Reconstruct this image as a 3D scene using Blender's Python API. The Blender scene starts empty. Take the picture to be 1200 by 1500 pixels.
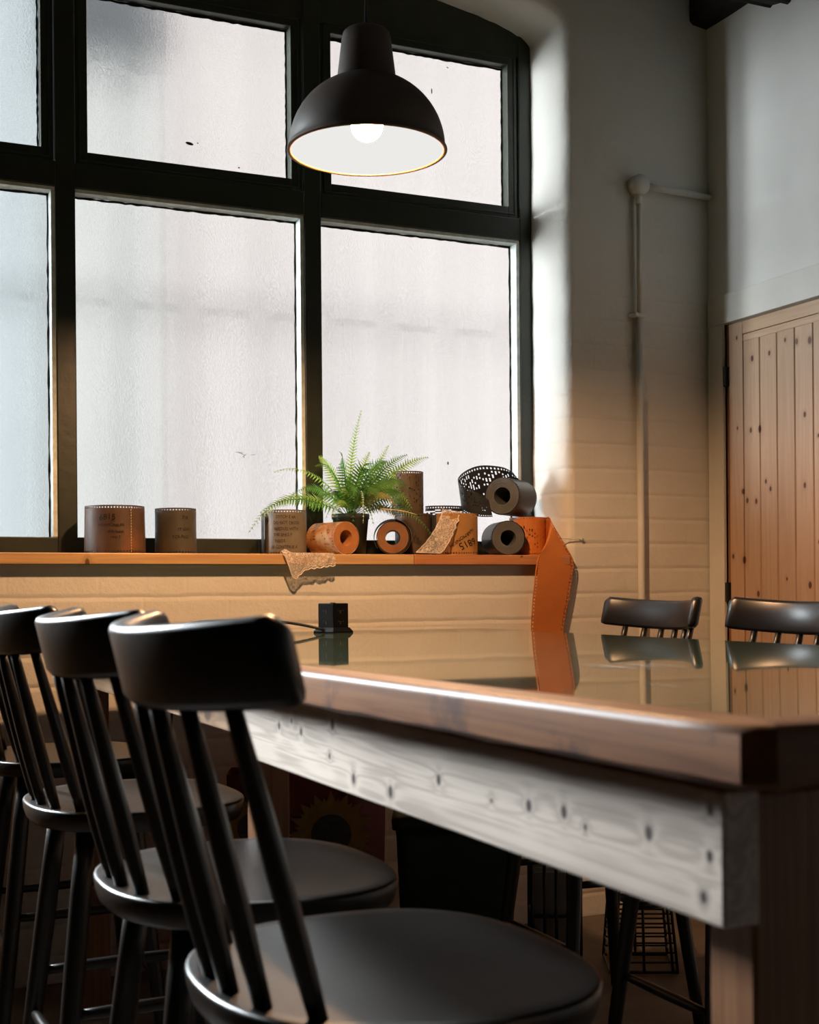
import bpy, bmesh, math, random
from mathutils import Vector, Matrix
random.seed(7)
PI = math.pi
S = bpy.context.scene
COL = S.collection

# ------------------------------------------------------------------ camera
CAM_H = 0.993
cam_d = bpy.data.cameras.new('camera')
cam = bpy.data.objects.new('camera', cam_d); COL.objects.link(cam)
cam_d.sensor_width = 36.0
cam_d.lens = 1947.8 * 36.0 / 1500.0
cam_d.shift_y = (867.27 - 750.0) / 1500.0
cam_d.clip_start = 0.05
cam.matrix_world = (Matrix.Translation((0, 0, CAM_H)) @ Matrix.Rotation(-0.4275, 4, 'Z')
                    @ Matrix.Rotation(PI/2, 4, 'X') @ Matrix.Rotation(-0.00796, 4, 'Z'))
cam_d.dof.use_dof = True
cam_d.dof.focus_distance = 3.55
cam_d.dof.aperture_fstop = 9.0
S.camera = cam

# ------------------------------------------------------------------ view, world, added fill lamps
S.view_settings.view_transform = 'Standard'
S.view_settings.look = 'None'
S.view_settings.gamma = 1.0
S.view_settings.exposure = 0.0
S.view_settings.use_curve_mapping = False
S.cycles.caustics_refractive = True
S.cycles.caustics_reflective = False
S.cycles.sample_clamp_indirect = 4.0
S.cycles.transparent_max_bounces = 16

SKY = 2.55
w = bpy.data.worlds.new('overcast_sky'); S.world = w
w.use_nodes = True
w.node_tree.nodes['Background'].inputs[0].default_value = (1.0, 0.99, 0.985, 1)
w.node_tree.nodes['Background'].inputs[1].default_value = SKY

def area(name, loc, target, sx, sy, power, col):
    d = bpy.data.lights.new(name, 'AREA'); d.shape = 'RECTANGLE'
    d.size, d.size_y, d.energy, d.color = sx, sy, power, col
    o = bpy.data.objects.new(name, d); COL.objects.link(o)
    o.location = loc
    o.rotation_euler = (Vector(target) - Vector(loc)).to_track_quat('-Z', 'Y').to_euler()
    return o
# added lamp outside the window, out of view, brightening the table's side board
apron_fill = area('fill_lamp_apron', (-0.80, 4.32, 2.35), (0.5, 1.35, 0.78), 0.7, 1.2, 620, (0.86, 0.93, 1.0))
jamb_fill = area('fill_lamp_jamb', (-0.15, 4.20, 2.05), (2.1, 3.54, 1.95), 0.62, 1.7, 64, (0.88, 0.94, 1.0))  # second added lamp, out of view, brightening the right window jamb
jamb_fill.data.spread = math.radians(29)
apron_fill.data.spread = math.radians(56)
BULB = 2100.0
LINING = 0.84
WARM = (1.0, 0.55, 0.26)

# ------------------------------------------------------------------ mesh helpers
def new_bm(): return bmesh.new()

def mk(name, bm, m, parent=None, smooth=False, loc=None, rot=None):
    bmesh.ops.recalc_face_normals(bm, faces=bm.faces)
    me = bpy.data.meshes.new(name); bm.to_mesh(me); bm.free()
    if smooth:
        for p in me.polygons: p.use_smooth = True
    o = bpy.data.objects.new(name, me); COL.objects.link(o)
    if m is not None:
        for mm in (m if isinstance(m, (list, tuple)) else [m]): me.materials.append(mm)
    if parent is not None: o.parent = parent
    if loc is not None: o.location = loc
    if rot is not None: o.rotation_euler = rot
    return o

def thing(name, label, cat, loc=(0, 0, 0), rotz=0.0, group=None):
    o = bpy.data.objects.new(name, None); COL.objects.link(o)
    o.empty_display_size = 0.05
    o.location = loc; o.rotation_euler = (0, 0, rotz)
    o['label'] = label; o['category'] = cat
    if group: o['group'] = group
    return o

def tag(o, label, cat, group=None):
    o['label'] = label; o['category'] = cat
    if group: o['group'] = group
    return o

def structure(o, label=None, cat=None):
    o['kind'] = 'structure'
    if label: o['label'] = label
    if cat: o['category'] = cat
    return o

def box(bm, x0, x1, y0, y1, z0, z1, bev=0.0, seg=2):
    vs = [bm.verts.new(p) for p in ((x0,y0,z0),(x1,y0,z0),(x1,y1,z0),(x0,y1,z0),(x0,y0,z1),(x1,y0,z1),(x1,y1,z1),(x0,y1,z1))]
    fs = [bm.faces.new([vs[i] for i in f]) for f in ((3,2,1,0),(4,5,6,7),(0,1,5,4),(1,2,6,5),(2,3,7,6),(3,0,4,7))]
    if bev > 0:
        es = list({e for f in fs for e in f.edges})
        bmesh.ops.bevel(bm, geom=es, offset=bev, segments=seg, affect='EDGES', profile=0.5)
    return bm

def loft(bm, rings, close_u=True, cap=True):
    """rings: list of lists of points with equal counts"""
    R = [[bm.verts.new(p) for p in r] for r in rings]
    n = len(R[0])
    for a, b in zip(R, R[1:]):
        for i in range(n if close_u else n - 1):
            j = (i + 1) % n
            bm.faces.new((a[i], a[j], b[j], b[i]))
    if cap and close_u:
        bm.faces.new(R[0][::-1]); bm.faces.new(R[-1])
    return R

def lathe(bm, prof, n=48, c=(0, 0), cap_start=False, cap_end=False):
    rings = [[(c[0] + r*math.cos(2*PI*i/n), c[1] + r*math.sin(2*PI*i/n), z) for i in range(n)] for r, z in prof]
    R = loft(bm, rings, True, False)
    if cap_start: bm.faces.new(R[0][::-1])
    if cap_end: bm.faces.new(R[-1])
    return bm

def tube(bm, pts, rad, n=10, cap=True):
    pts = [Vector(p) for p in pts]
    if not isinstance(rad, (list, tuple)): rad = [rad]*len(pts)
    t0 = (pts[1]-pts[0]).normalized()
    u = t0.orthogonal().normalized()
    rings = []
    for i, p in enumerate(pts):
        t = (pts[min(i+1, len(pts)-1)] - pts[max(i-1, 0)]).normalized()
        u = (u - t*u.dot(t)).normalized(); v = t.cross(u)
        rings.append([p + (u*math.cos(2*PI*k/n) + v*math.sin(2*PI*k/n))*rad[i] for k in range(n)])
    loft(bm, rings, True, cap)
    return bm

def bez(p0, p1, p2, n, p3=None):
    out = []
    for i in range(n+1):
        t = i/n
        if p3 is None:
            out.append(Vector(p0)*(1-t)**2 + Vector(p1)*2*t*(1-t) + Vector(p2)*t*t)
        else:
            out.append(Vector(p0)*(1-t)**3 + Vector(p1)*3*t*(1-t)**2 + Vector(p2)*3*t*t*(1-t) + Vector(p3)*t**3)
    return out

def sheet(bm, path, z0, z1, cell, holes, thick=0.0015, frame=None, taper=None):
    """a perforated sheet: 'path' is a list of 2-D points, the sheet stands along local z; cells for which holes(i,j,nu,nv) are left open"""
    # resample the path at the cell length
    P = [Vector((p[0], p[1])) for p in path]
    L = [0.0]
    for a, b in zip(P, P[1:]): L.append(L[-1] + (b-a).length)
    nu = max(4, int(L[-1]/cell)); nv = max(4, int(round((z1-z0)/cell)))
    def at(s):
        for k in range(len(P)-1):
            if s <= L[k+1] or k == len(P)-2:
                q = (s-L[k])/max(1e-9, L[k+1]-L[k]); return P[k].lerp(P[k+1], q)
    pts = [at(L[-1]*i/nu) for i in range(nu+1)]
    nor = []
    for i in range(nu+1):
        t = (pts[min(i+1, nu)] - pts[max(i-1, 0)]).normalized(); nor.append(Vector((t.y, -t.x)))
    fr = frame or (lambda x, y, z: (x, y, z))
    def vert(i, j, off):
        z = z0 + (z1-z0)*j/nv
        q = pts[i] + nor[i]*off
        k = taper(j/nv) if taper else 1.0
        return bm.verts.new(fr(q.x*k, q.y*k, z))
    A = [[vert(i, j, 0) for j in range(nv+1)] for i in range(nu+1)]
    B = [[vert(i, j, thick) for j in range(nv+1)] for i in range(nu+1)]
    solid = [[not holes(i, j, nu, nv) for j in range(nv)] for i in range(nu)]
    for i in range(nu):
        for j in range(nv):
            if not solid[i][j]: continue
            bm.faces.new((A[i][j], A[i+1][j], A[i+1][j+1], A[i][j+1]))
            bm.faces.new((B[i][j], B[i][j+1], B[i+1][j+1], B[i+1][j]))
            for di, dj, a, b in ((-1,0,(i,j),(i,j+1)),(1,0,(i+1,j+1),(i+1,j)),(0,-1,(i+1,j),(i,j)),(0,1,(i,j+1),(i+1,j+1))):
                ii, jj = i+di, j+dj
                if not (0 <= ii < nu and 0 <= jj < nv and solid[ii][jj]):
                    bm.faces.new((A[a[0]][a[1]], A[b[0]][b[1]], B[b[0]][b[1]], B[a[0]][a[1]]))
    for v in [v for v in bm.verts if not v.link_faces]: bm.verts.remove(v)
    return bm

_text_cache = {}
def text_polys(txt, size):
    cu = bpy.data.curves.new('writing', 'FONT'); cu.body = txt; cu.size = size; cu.resolution_u = 2
    cu.align_x = 'CENTER'; cu.align_y = 'CENTER'; cu.space_line = 1.05
    o = bpy.data.objects.new('writing', cu); COL.objects.link(o)
    bpy.context.view_layer.update()
    me = bpy.data.meshes.new_from_object(o.evaluated_get(bpy.context.evaluated_depsgraph_get()))
    V = [v.co.copy() for v in me.vertices]; F = [list(p.vertices) for p in me.polygons]
    bpy.data.objects.remove(o); bpy.data.curves.remove(cu); bpy.data.meshes.remove(me)
    return V, F

def writing(txt, size, mapper, m, parent, rot=0.0, du=0.0, dv=0.0, sx=1.0, name='handwriting', seed=0):
    """flat lettering bent onto a surface by mapper(u, v)"""
    V, F = text_polys(txt, size)
    rg = random.Random(seed)
    bm = bmesh.new(); c, s = math.cos(rot), math.sin(rot)
    vs = []
    for v in V:
        x, y = v.x*sx, v.y
        y += 0.06*size*math.sin(x/size*2.3 + seed); x += 0.05*size*math.sin(y/size*3 + seed)
        vs.append(bm.verts.new(mapper(x*c - y*s + du, x*s + y*c + dv)))
    for f in F:
        try: bm.faces.new([vs[i] for i in f])
        except ValueError: pass
    return mk(name, bm, m, parent)

# ------------------------------------------------------------------ material helpers
class NT:
    def __init__(s, name):
        s.m = bpy.data.materials.new(name); s.m.use_nodes = True
        s.t = s.m.node_tree; s.t.nodes.clear()
        s.out = s.n('ShaderNodeOutputMaterial')
    def n(s, typ, **kw):
        nd = s.t.nodes.new(typ)
        for k, v in kw.items():
            if k.startswith('i_'):
                key = k[2:]; key = int(key) if key.isdigit() else key.replace('_', ' ')
                nd.inputs[key].default_value = v
            else: setattr(nd, k, v)
        return nd
    def l(s, a, b): s.t.links.new(a, b)
    def math(s, op, a, b=None, c=None):
        nd = s.n('ShaderNodeMath', operation=op)
        for i, x in enumerate((a, b, c)):
            if x is None: continue
            if isinstance(x, (int, float)): nd.inputs[i].default_value = x
            else: s.l(x, nd.inputs[i])
        return nd.outputs[0]
    def mix(s, fac, a, b, typ='MIX'):
        nd = s.n('ShaderNodeMix', data_type='RGBA', blend_type=typ)
        for idx, x in ((0, fac), (6, a), (7, b)):
            if isinstance(x, (int, float)): nd.inputs[idx].default_value = x
            elif isinstance(x, tuple): nd.inputs[idx].default_value = (*x, 1) if len(x) == 3 else x
            else: s.l(x, nd.inputs[idx])
        return nd.outputs[2]
    def ramp(s, fac, stops):
        nd = s.n('ShaderNodeValToRGB'); cr = nd.color_ramp
        while len(cr.elements) > len(stops): cr.elements.remove(cr.elements[-1])
        while len(cr.elements) < len(stops): cr.elements.new(0.5)
        for e, (p, c) in zip(cr.elements, stops): e.position = p; e.color = (*c, 1) if len(c) == 3 else c
        s.l(fac, nd.inputs[0]); return nd.outputs[0]
    def coords(s, scale=(1, 1, 1), loc=(0, 0, 0), rot=(0, 0, 0)):
        tc = s.n('ShaderNodeTexCoord'); mp = s.n('ShaderNodeMapping')
        mp.inputs['Scale'].default_value = scale; mp.inputs['Location'].default_value = loc; mp.inputs['Rotation'].default_value = rot
        s.l(tc.outputs['Object'], mp.inputs[0]); return mp.outputs[0]
    def noise(s, vec, scale, detail=4, rough=0.55, dist=0.0):
        nd = s.n('ShaderNodeTexNoise'); s.l(vec, nd.inputs['Vector'])
        nd.inputs['Scale'].default_value = scale; nd.inputs['Detail'].default_value = detail
        nd.inputs['Roughness'].default_value = rough; nd.inputs['Distortion'].default_value = dist
        return nd.outputs[0]
    def bump(s, h, strength, dist=0.01, prev=None):
        nd = s.n('ShaderNodeBump'); nd.inputs['Strength'].default_value = strength; nd.inputs['Distance'].default_value = dist
        s.l(h, nd.inputs['Height'])
        if prev is not None: s.l(prev, nd.inputs['Normal'])
        return nd.outputs[0]
    def pbr(s, color, rough=0.5, normal=None, spec=0.5, metal=0.0, **kw):
        b = s.n('ShaderNodeBsdfPrincipled')
        for k, x in (('Base Color', color), ('Roughness', rough), ('Metallic', metal), ('Specular IOR Level', spec)):
            if isinstance(x, tuple): b.inputs[k].default_value = (*x, 1) if len(x) == 3 else x
            elif isinstance(x, (int, float)): b.inputs[k].default_value = x
            else: s.l(x, b.inputs[k])
        for k, x in kw.items(): b.inputs[k.replace('_', ' ')].default_value = x
        if normal is not None: s.l(normal, b.inputs['Normal'])
        s.l(b.outputs[0], s.out.inputs[0]); return b

def plain(name, col, rough=0.5, spec=0.5, metal=0.0, var=0.12, scale=18.0, bump=0.0, bscale=60.0, **kw):
    t = NT(name); c = t.coords()
    nz = t.noise(c, scale)
    col2 = tuple(x*(1-var) for x in col); col3 = tuple(min(1, x*(1+var)) for x in col)
    cc = t.ramp(nz, [(0.3, col2), (0.7, col3)])
    nm = t.bump(t.noise(c, bscale), bump, 0.004) if bump else None
    t.pbr(cc, rough, nm, spec, metal, **kw)
    return t.m

def wood(name, light, dark, grain='Y', rough=0.5, knots=(), kaxes=(1, 2), kcol=(0.10, 0.055, 0.035), gscale=130.0, stretch=0.035, rings=0.5, spec=0.4, blot=None, boards=None, halo=0.32):
    """grain runs along the named local axis; knots are (a, b, ra, rb) ellipses in the two local axes 'kaxes'"""
    t = NT(name)
    sc = [1.0, 1.0, 1.0]; sc['XYZ'.index(grain)] = stretch
    c = t.coords(tuple(sc))
    raw = t.n('ShaderNodeTexCoord').outputs['Object']
    sep = t.n('ShaderNodeSeparateXYZ'); t.l(raw, sep.inputs[0])
    vec = c
    if boards:            # per-board shift so that the grain breaks at every joint
        axis, width, off = boards
        idx = t.math('FLOOR', t.math('DIVIDE', t.math('SUBTRACT', sep.outputs[axis], off), width))
        add = t.n('ShaderNodeVectorMath', operation='ADD')
        cmb = t.n('ShaderNodeCombineXYZ')
        for k in range(3): t.l(t.math('MULTIPLY', idx, 1.37 + 0.6*k), cmb.inputs[k])
        t.l(c, add.inputs[0]); t.l(cmb.outputs[0], add.inputs[1]); vec = add.outputs[0]
    kmin = None; warp = None
    for (a, b, ra, rb) in knots:
        dx = t.math('DIVIDE', t.math('SUBTRACT', sep.outputs[kaxes[0]], a), ra)
        dy = t.math('DIVIDE', t.math('SUBTRACT', sep.outputs[kaxes[1]], b), rb)
        d = t.math('ADD', t.math('MULTIPLY', dx, dx), t.math('MULTIPLY', dy, dy))
        kmin = d if kmin is None else t.math('MINIMUM', kmin, d)
    g1 = t.noise(vec, gscale, 5, 0.6, 0.4)
    g2 = t.noise(vec, gscale*0.22, 3, 0.5, 0.8)
    if kmin is not None:   # grain lines bend around each knot
        warp = t.math('DIVIDE', 0.55, t.math('ADD', kmin, 2.5))
        g2 = t.math('ADD', g2, warp)
    wv = t.math('SINE', t.math('MULTIPLY', g2, 42.0))
    fac = t.math('ADD', t.math('MULTIPLY', g1, 1.0-rings*0.5), t.math('MULTIPLY', t.math('ADD', wv, 1.0), rings*0.25))
    col = t.ramp(fac, [(0.25, dark), (0.62, light), (0.85, tuple(min(1, x*1.08) for x in light))])
    if boards:
        wn = t.n('ShaderNodeTexWhiteNoise', noise_dimensions='1D'); t.l(idx, wn.inputs['W'])
        col = t.mix(0.45, col, t.ramp(wn.outputs[0], [(0.0, tuple(x*0.72 for x in light)), (1.0, tuple(min(1, x*1.15) for x in light))]), 'MIX')
    if kmin is not None:
        halo_f = t.math('MULTIPLY', t.math('SUBTRACT', 1.0, t.math('MINIMUM', t.math('DIVIDE', kmin, 6.0), 1.0)), halo)
        col = t.mix(halo_f, col, tuple(0.55*x + 0.45*y for x, y in zip(dark, kcol)))
        kf = t.math('SUBTRACT', 1.0, t.math('MINIMUM', t.math('MAXIMUM', t.math('SUBTRACT', kmin, 0.5), 0.0), 1.0))
        col = t.mix(kf, col, kcol)
    if blot:
        bn = t.noise(raw, blot[0], 4, 0.65)
        bf = t.ramp(bn, [(blot[1], (0, 0, 0)), (blot[1]+0.12, (1, 1, 1))])
        col = t.mix(t.math('MULTIPLY', bf, blot[2]), col, blot[3])
    nm = t.bump(g1, 0.12, 0.002)
    t.pbr(col, rough, nm, spec)
    return t.m

# ------------------------------------------------------------------ materials
def wall_paint():
    t = NT('painted_brick'); c = t.coords()
    sep = t.n('ShaderNodeSeparateXYZ'); t.l(c, sep.inputs[0])
    cmb = t.n('ShaderNodeCombineXYZ')
    wob = t.noise(c, 5.0, 3)
    zz = t.math('ADD', sep.outputs[2], t.math('MULTIPLY', wob, 0.012))
    t.l(sep.outputs[0], cmb.inputs[0]); t.l(zz, cmb.inputs[1])
    br = t.n('ShaderNodeTexBrick', offset=0.5)
    t.l(cmb.outputs[0], br.inputs['Vector'])
    br.inputs['Scale'].default_value = 1.0; br.inputs['Mortar Size'].default_value = 0.0075
    br.inputs['Mortar Smooth'].default_value = 0.9; br.inputs['Brick Width'].default_value = 0.232; br.inputs['Row Height'].default_value = 0.0762
    # horizontal courses read, the upright joints are nearly filled with paint
    nz = t.noise(c, 9.0, 5, 0.6); nf = t.noise(c, 70.0, 4, 0.6)
    lump = t.noise(c, 26.0, 4, 0.7)
    fr_ = t.math('FRACT', t.math('DIVIDE', zz, 0.0762))
    row = t.ramp(t.math('ABSOLUTE', t.math('SUBTRACT', fr_, 0.5)), [(0.36, (0, 0, 0)), (0.5, (1, 1, 1))])
    fade = t.ramp(sep.outputs[2], [(0.0, (1, 1, 1)), (1.0, (1, 1, 1))])
    hi = t.math('SUBTRACT', 1.0, t.math('MINIMUM', t.math('MAXIMUM', t.math('DIVIDE', t.math('SUBTRACT', sep.outputs[2], 1.55), 0.6), 0.0), 0.85))
    joint = t.math('MULTIPLY', hi, t.math('ADD', t.math('MULTIPLY', row, t.math('MULTIPLY', nz, 0.75)), t.math('MULTIPLY', br.outputs['Fac'], 0.10)))
    hgt = t.math('ADD', t.math('MULTIPLY', joint, -1.0), t.math('ADD', t.math('MULTIPLY', nz, 0.9), t.math('ADD', t.math('MULTIPLY', lump, 0.45), t.math('MULTIPLY', nf, 0.10))))
    nm = t.bump(hgt, 0.55, 0.008)
    col = t.ramp(t.noise(c, 3.0, 4), [(0.3, (0.66, 0.63, 0.57)), (0.7, (0.74, 0.71, 0.66))])
    t.pbr(col, 0.62, nm, 0.35)
    return t.m
M_wall = wall_paint()
M_plaster = plain('white_plaster', (0.70, 0.69, 0.66), 0.75, 0.3, var=0.05, scale=4, bump=0.12, bscale=30)
M_trim = plain('white_painted_timber', (0.66, 0.64, 0.59), 0.5, 0.4, var=0.05, scale=6, bump=0.08)
M_pipe = plain('painted_conduit', (0.66, 0.64, 0.59), 0.45, 0.4, var=0.05)
M_ceil = plain('ceiling_paint', (0.25, 0.245, 0.235), 0.8, 0.2)
M_dark = plain('dark_rear_wall', (0.10, 0.09, 0.08), 0.8, 0.2)
M_floor = plain('floor_screed', (0.105, 0.085, 0.072), 0.6, 0.35, var=0.35, scale=5, bump=0.5, bscale=7)
M_beam = plain('black_stained_timber', (0.012, 0.011, 0.010), 0.7, 0.3, var=0.4, bump=0.6, bscale=40)
def frame_paint():
    t = NT('dark_green_window_paint'); c = t.coords()
    col = t.ramp(t.noise(c, 14, 5, 0.65), [(0.3, (0.014, 0.018, 0.011)), (0.7, (0.025, 0.030, 0.017))])
    t.pbr(col, 0.38, t.bump(t.noise(c, 30, 4), 0.25, 0.003), 0.45); return t.m
M_frame = frame_paint()
M_bead = plain('pale_putty_bead', (0.62, 0.66, 0.62), 0.6, 0.3, var=0.2, scale=40, bump=0.4, bscale=120)
M_putty = plain('black_perished_putty', (0.012, 0.014, 0.010), 0.8, 0.2, var=0.4, scale=60)
M_shadegrime = plain('dried_dirt', (0.09, 0.085, 0.08), 0.9, 0.1)

def obscure_glass():
    t = NT('obscure_glass'); c = t.coords()
    n1 = t.noise(c, 190, 3, 0.6); n2 = t.noise(c, 40, 2, 0.5)
    nm = t.bump(t.math('ADD', n1, t.math('MULTIPLY', n2, 0.5)), 0.6, 0.003)
    tr = t.n('ShaderNodeBsdfTransparent'); tr.inputs[0].default_value = (0.97, 0.98, 0.97, 1)
    rf = t.n('ShaderNodeBsdfRefraction'); rf.inputs['Color'].default_value = (0.97, 0.98, 0.97, 1)
    rf.inputs['Roughness'].default_value = 0.17; rf.inputs['IOR'].default_value = 1.25; t.l(nm, rf.inputs['Normal'])
    mx = t.n('ShaderNodeMixShader'); t.l(tr.outputs[0], mx.inputs[1]); t.l(rf.outputs[0], mx.inputs[2])
    grain = t.ramp(t.noise(c, 260, 2, 0.5), [(0.35, (0.50, 0.50, 0.50)), (0.65, (0.85, 0.85, 0.85))])
    t.l(grain, mx.inputs[0])
    t.l(mx.outputs[0], t.out.inputs[0]); return t.m
M_glass = obscure_glass()

def cladding(name, tint, dens):
    """weathered translucent cladding sheet: light passes, the steeper slopes look denser"""
    t = NT(name); c = t.coords()
    tr = t.n('ShaderNodeBsdfTransparent'); tl = t.n('ShaderNodeBsdfTranslucent'); df = t.n('ShaderNodeBsdfDiffuse')
    dirt = t.ramp(t.noise(c, 1.6, 3, 0.5), [(0.3, tuple(x*0.92 for x in tint)), (0.7, tint)])
    for b in (tr, tl, df): t.l(dirt, b.inputs[0])
    lw = t.n('ShaderNodeLayerWeight'); lw.inputs[0].default_value = 0.5
    a = t.n('ShaderNodeMixShader'); t.l(t.math('ADD', dens, t.math('MULTIPLY', lw.outputs['Facing'], 3.4)), a.inputs[0])
    b = t.n('ShaderNodeMixShader'); b.inputs[0].default_value = 0.5
    t.l(tl.outputs[0], b.inputs[1]); t.l(df.outputs[0], b.inputs[2])
    t.l(tr.outputs[0], a.inputs[1]); t.l(b.outputs[0], a.inputs[2]); t.l(a.outputs[0], t.out.inputs[0])
    return t.m
M_clad_blue = cladding('pale_blue_cladding', (0.415, 0.462, 0.495), 0.18)
M_clad_grey = cladding('clear_grey_cladding', (0.462, 0.468, 0.470), 0.18)
M_clad_dark = cladding('dark_grey_cladding', (0.26, 0.275, 0.30), 0.45)
M_clad_pink = cladding('pinkish_cladding', (0.492, 0.460, 0.463), 0.18)

M_black = plain('black_lacquer', (0.011, 0.0095, 0.0085), 0.32, 0.5, var=0.15, bump=0.03, bscale=80)
M_shade = plain('dark_matt_enamel', (0.085, 0.064, 0.055), 0.5, 0.4, var=0.1)
M_cable = plain('black_cable', (0.012, 0.012, 0.012), 0.5, 0.4)
M_plug = plain('black_plastic', (0.004, 0.004, 0.004), 0.45, 0.08)
M_ink = plain('black_ink', (0.010, 0.009, 0.008), 0.7, 0.2)
def emit(name, col, s):
    t = NT(name); e = t.n('ShaderNodeEmission'); e.inputs[0].default_value = (*col, 1); e.inputs[1].default_value = s
    t.l(e.outputs[0], t.out.inputs[0]); return t.m
M_lining = emit('glowing_white_lining', (1.0, 0.985, 0.955), LINING)  # emits a flat glow in place of the bulb's light on the lining
M_bulb = emit('warm_bulb', WARM, BULB)

APRON_K = [(1.80,.812),(1.801,.783),(1.626,.822),(1.578,.833),(1.543,.822),(1.436,.84),(1.446,.803),(1.372,.786),(1.27,.785),(1.154,.812),(.979,.812),(.922,.815),(.89,.808),(.804,.817),(.732,.844),(.733,.813),(.74,.784),(1.046,.807)]
KR = [.0026,.0026,.0045,.003,.0045,.006,.004,.006,.0065,.0055,.0055,.0055,.003,.0055,.004,.0042,.0045,.0025]
M_apron = wood('bleached_pine', (0.70, 0.585, 0.50), (0.51, 0.41, 0.345), 'Y', 0.6, [(a, b, r*0.85, r) for (a, b), r in zip(APRON_K, KR)], (1, 2), (0.06, 0.035, 0.03), 150, 0.03, 0.85)
M_brownboard = wood('brown_pine', (0.42, 0.26, 0.15), (0.28, 0.16, 0.09), 'Y', 0.55, [(2.02, .81, .02, .016), (2.4, .83, .012, .01)], (1, 2), (0.12, 0.06, 0.03))
M_rim = wood('varnished_pine_edge', (0.25, 0.105, 0.042), (0.135, 0.05, 0.021), 'Y', 0.46, [], gscale=90, stretch=0.05, rings=0.4, spec=0.22, blot=(9.0, 0.60, 0.8, (0.03, 0.018, 0.02)))
M_rimx = wood('varnished_pine_end', (0.25, 0.105, 0.042), (0.135, 0.05, 0.021), 'X', 0.46, [], gscale=90, stretch=0.05, rings=0.4, spec=0.22)
M_leg = wood('pine_leg', (0.30, 0.135, 0.06), (0.20, 0.08, 0.035), 'Z', 0.5)
M_sill = wood('pine_sill_honey', (0.60, 0.36, 0.16), (0.46, 0.25, 0.10), 'X', 0.38, [(0.42, 1.076, .008, .007), (0.66, 1.074, .006, .012)], (0, 2), (0.16, 0.06, 0.02), rings=0.35)
M_sill2 = wood('pine_sill_red', (0.52, 0.22, 0.085), (0.40, 0.15, 0.055), 'X', 0.38, [(1.93, 1.095, .004, .003)], (0, 2), rings=0.35)
DOOR_K = [(3.329,1.773),(3.258,1.698),(3.179,1.701),(3.108,1.728),(3.058,1.715),(3.003,1.709),(3.329,1.493),(3.267,1.48),(3.225,1.479),(3.026,1.498),(3.199,1.318),(3.178,1.294),(3.028,1.293),(3.305,1.295),(3.286,1.266),(3.244,1.261),(3.009,1.004),(3.238,.979),(3.301,1.084),(3.354,1.096),(3.108,1.023),(2.97,1.431),(2.97,1.127)]
DKR = [.006,.010,.008,.007,.010,.012,.006,.009,.012,.009,.007,.008,.009,.009,.009,.009,.011,.010,.012,.008,.006,.006,.006]
M_door = wood('knotty_pine_boards', (0.50, 0.335, 0.225), (0.40, 0.25, 0.155), 'Z', 0.36, [(a, b, r*0.62, r*0.95) for (a, b), r in zip(DOOR_K, DKR)], (1, 2), (0.085, 0.030, 0.018), 110, 0.03, 0.45, boards=(1, 0.0780, 3.302), halo=0.35)
M_doorrail = wood('pine_rail', (0.50, 0.34, 0.225), (0.40, 0.26, 0.16), 'Y', 0.38, rings=0.35)
M_iron = plain('black_iron', (0.012, 0.011, 0.010), 0.5, 0.4)

def table_glass():
    t = NT('green_glass_table_surface'); c = t.coords()
    col = t.ramp(t.noise(c, 3.0, 3), [(0.3, (0.075, 0.105, 0.066)), (0.7, (0.092, 0.125, 0.080))])
    # fine wiped streaks and a few dull scuffs in the polish
    st = t.coords((2.0, 28.0, 1.0), rot=(0, 0, 0.35))
    rg = t.ramp(t.noise(st, 3.0, 5, 0.6), [(0.45, (0.02, 0.02, 0.02)), (0.8, (0.075, 0.075, 0.075))])
    b = t.pbr(col, rg, None, 0.55, Coat_Weight=0.5, Coat_Roughness=0.02, Coat_IOR=1.5)
    return t.m
M_tglass = table_glass()
M_scuff = plain('dry_polish_smear', (0.30, 0.29, 0.27), 0.7, 0.2)

def leather(name, c1, c2, rough=0.5, scale=14, blot=None):
    t = NT(name); c = t.coords()
    col = t.ramp(t.noise(c, scale, 5, 0.65), [(0.28, c1), (0.72, c2)])
    if blot:
        f = t.ramp(t.noise(c, blot[0], 3, 0.5), [(blot[1], (0, 0, 0)), (blot[1]+0.15, (1, 1, 1))])
        col = t.mix(f, col, blot[2])
    t.pbr(col, rough, t.bump(t.noise(c, 120, 4), 0.15, 0.002), 0.4); return t.m
M_brownpaper = leather('brown_card', (0.060, 0.034, 0.020), (0.115, 0.060, 0.032), 0.42, 12, (7, 0.58, (0.22, 0.085, 0.028)))
M_olivepaper = leather('olive_card', (0.050, 0.041, 0.025), (0.085, 0.068, 0.042), 0.45)
M_greypaper = leather('greyed_card', (0.13, 0.105, 0.075), (0.21, 0.175, 0.13), 0.45)
M_tanpaper = leather('tan_card', (0.42, 0.20, 0.08), (0.54, 0.26, 0.10), 0.45, 10, (16, 0.46, (0.66, 0.55, 0.44)))
M_tanend = leather('tan_card_end', (0.40, 0.165, 0.055), (0.52, 0.22, 0.075), 0.6, 30)
M_ochre = leather('ochre_card', (0.34, 0.165, 0.05), (0.43, 0.22, 0.07), 0.5, 8)
M_darkbrown = leather('dark_brown_card', (0.055, 0.038, 0.024), (0.10, 0.066, 0.038), 0.38)
M_brownend = leather('brown_roll_end', (0.20, 0.085, 0.035), (0.30, 0.13, 0.05), 0.5, 25)
M_umber = leather('umber_card', (0.055, 0.040, 0.025), (0.105, 0.070, 0.036), 0.5, 18)
M_blackcard = leather('black_card', (0.016, 0.018, 0.021), (0.030, 0.033, 0.037), 0.40)
M_blackend = leather('grey_black_roll_end', (0.085, 0.085, 0.083), (0.125, 0.123, 0.118), 0.6, 40)
M_darkcard = leather('dark_card', (0.02, 0.02, 0.02), (0.035, 0.035, 0.035), 0.6)
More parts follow.
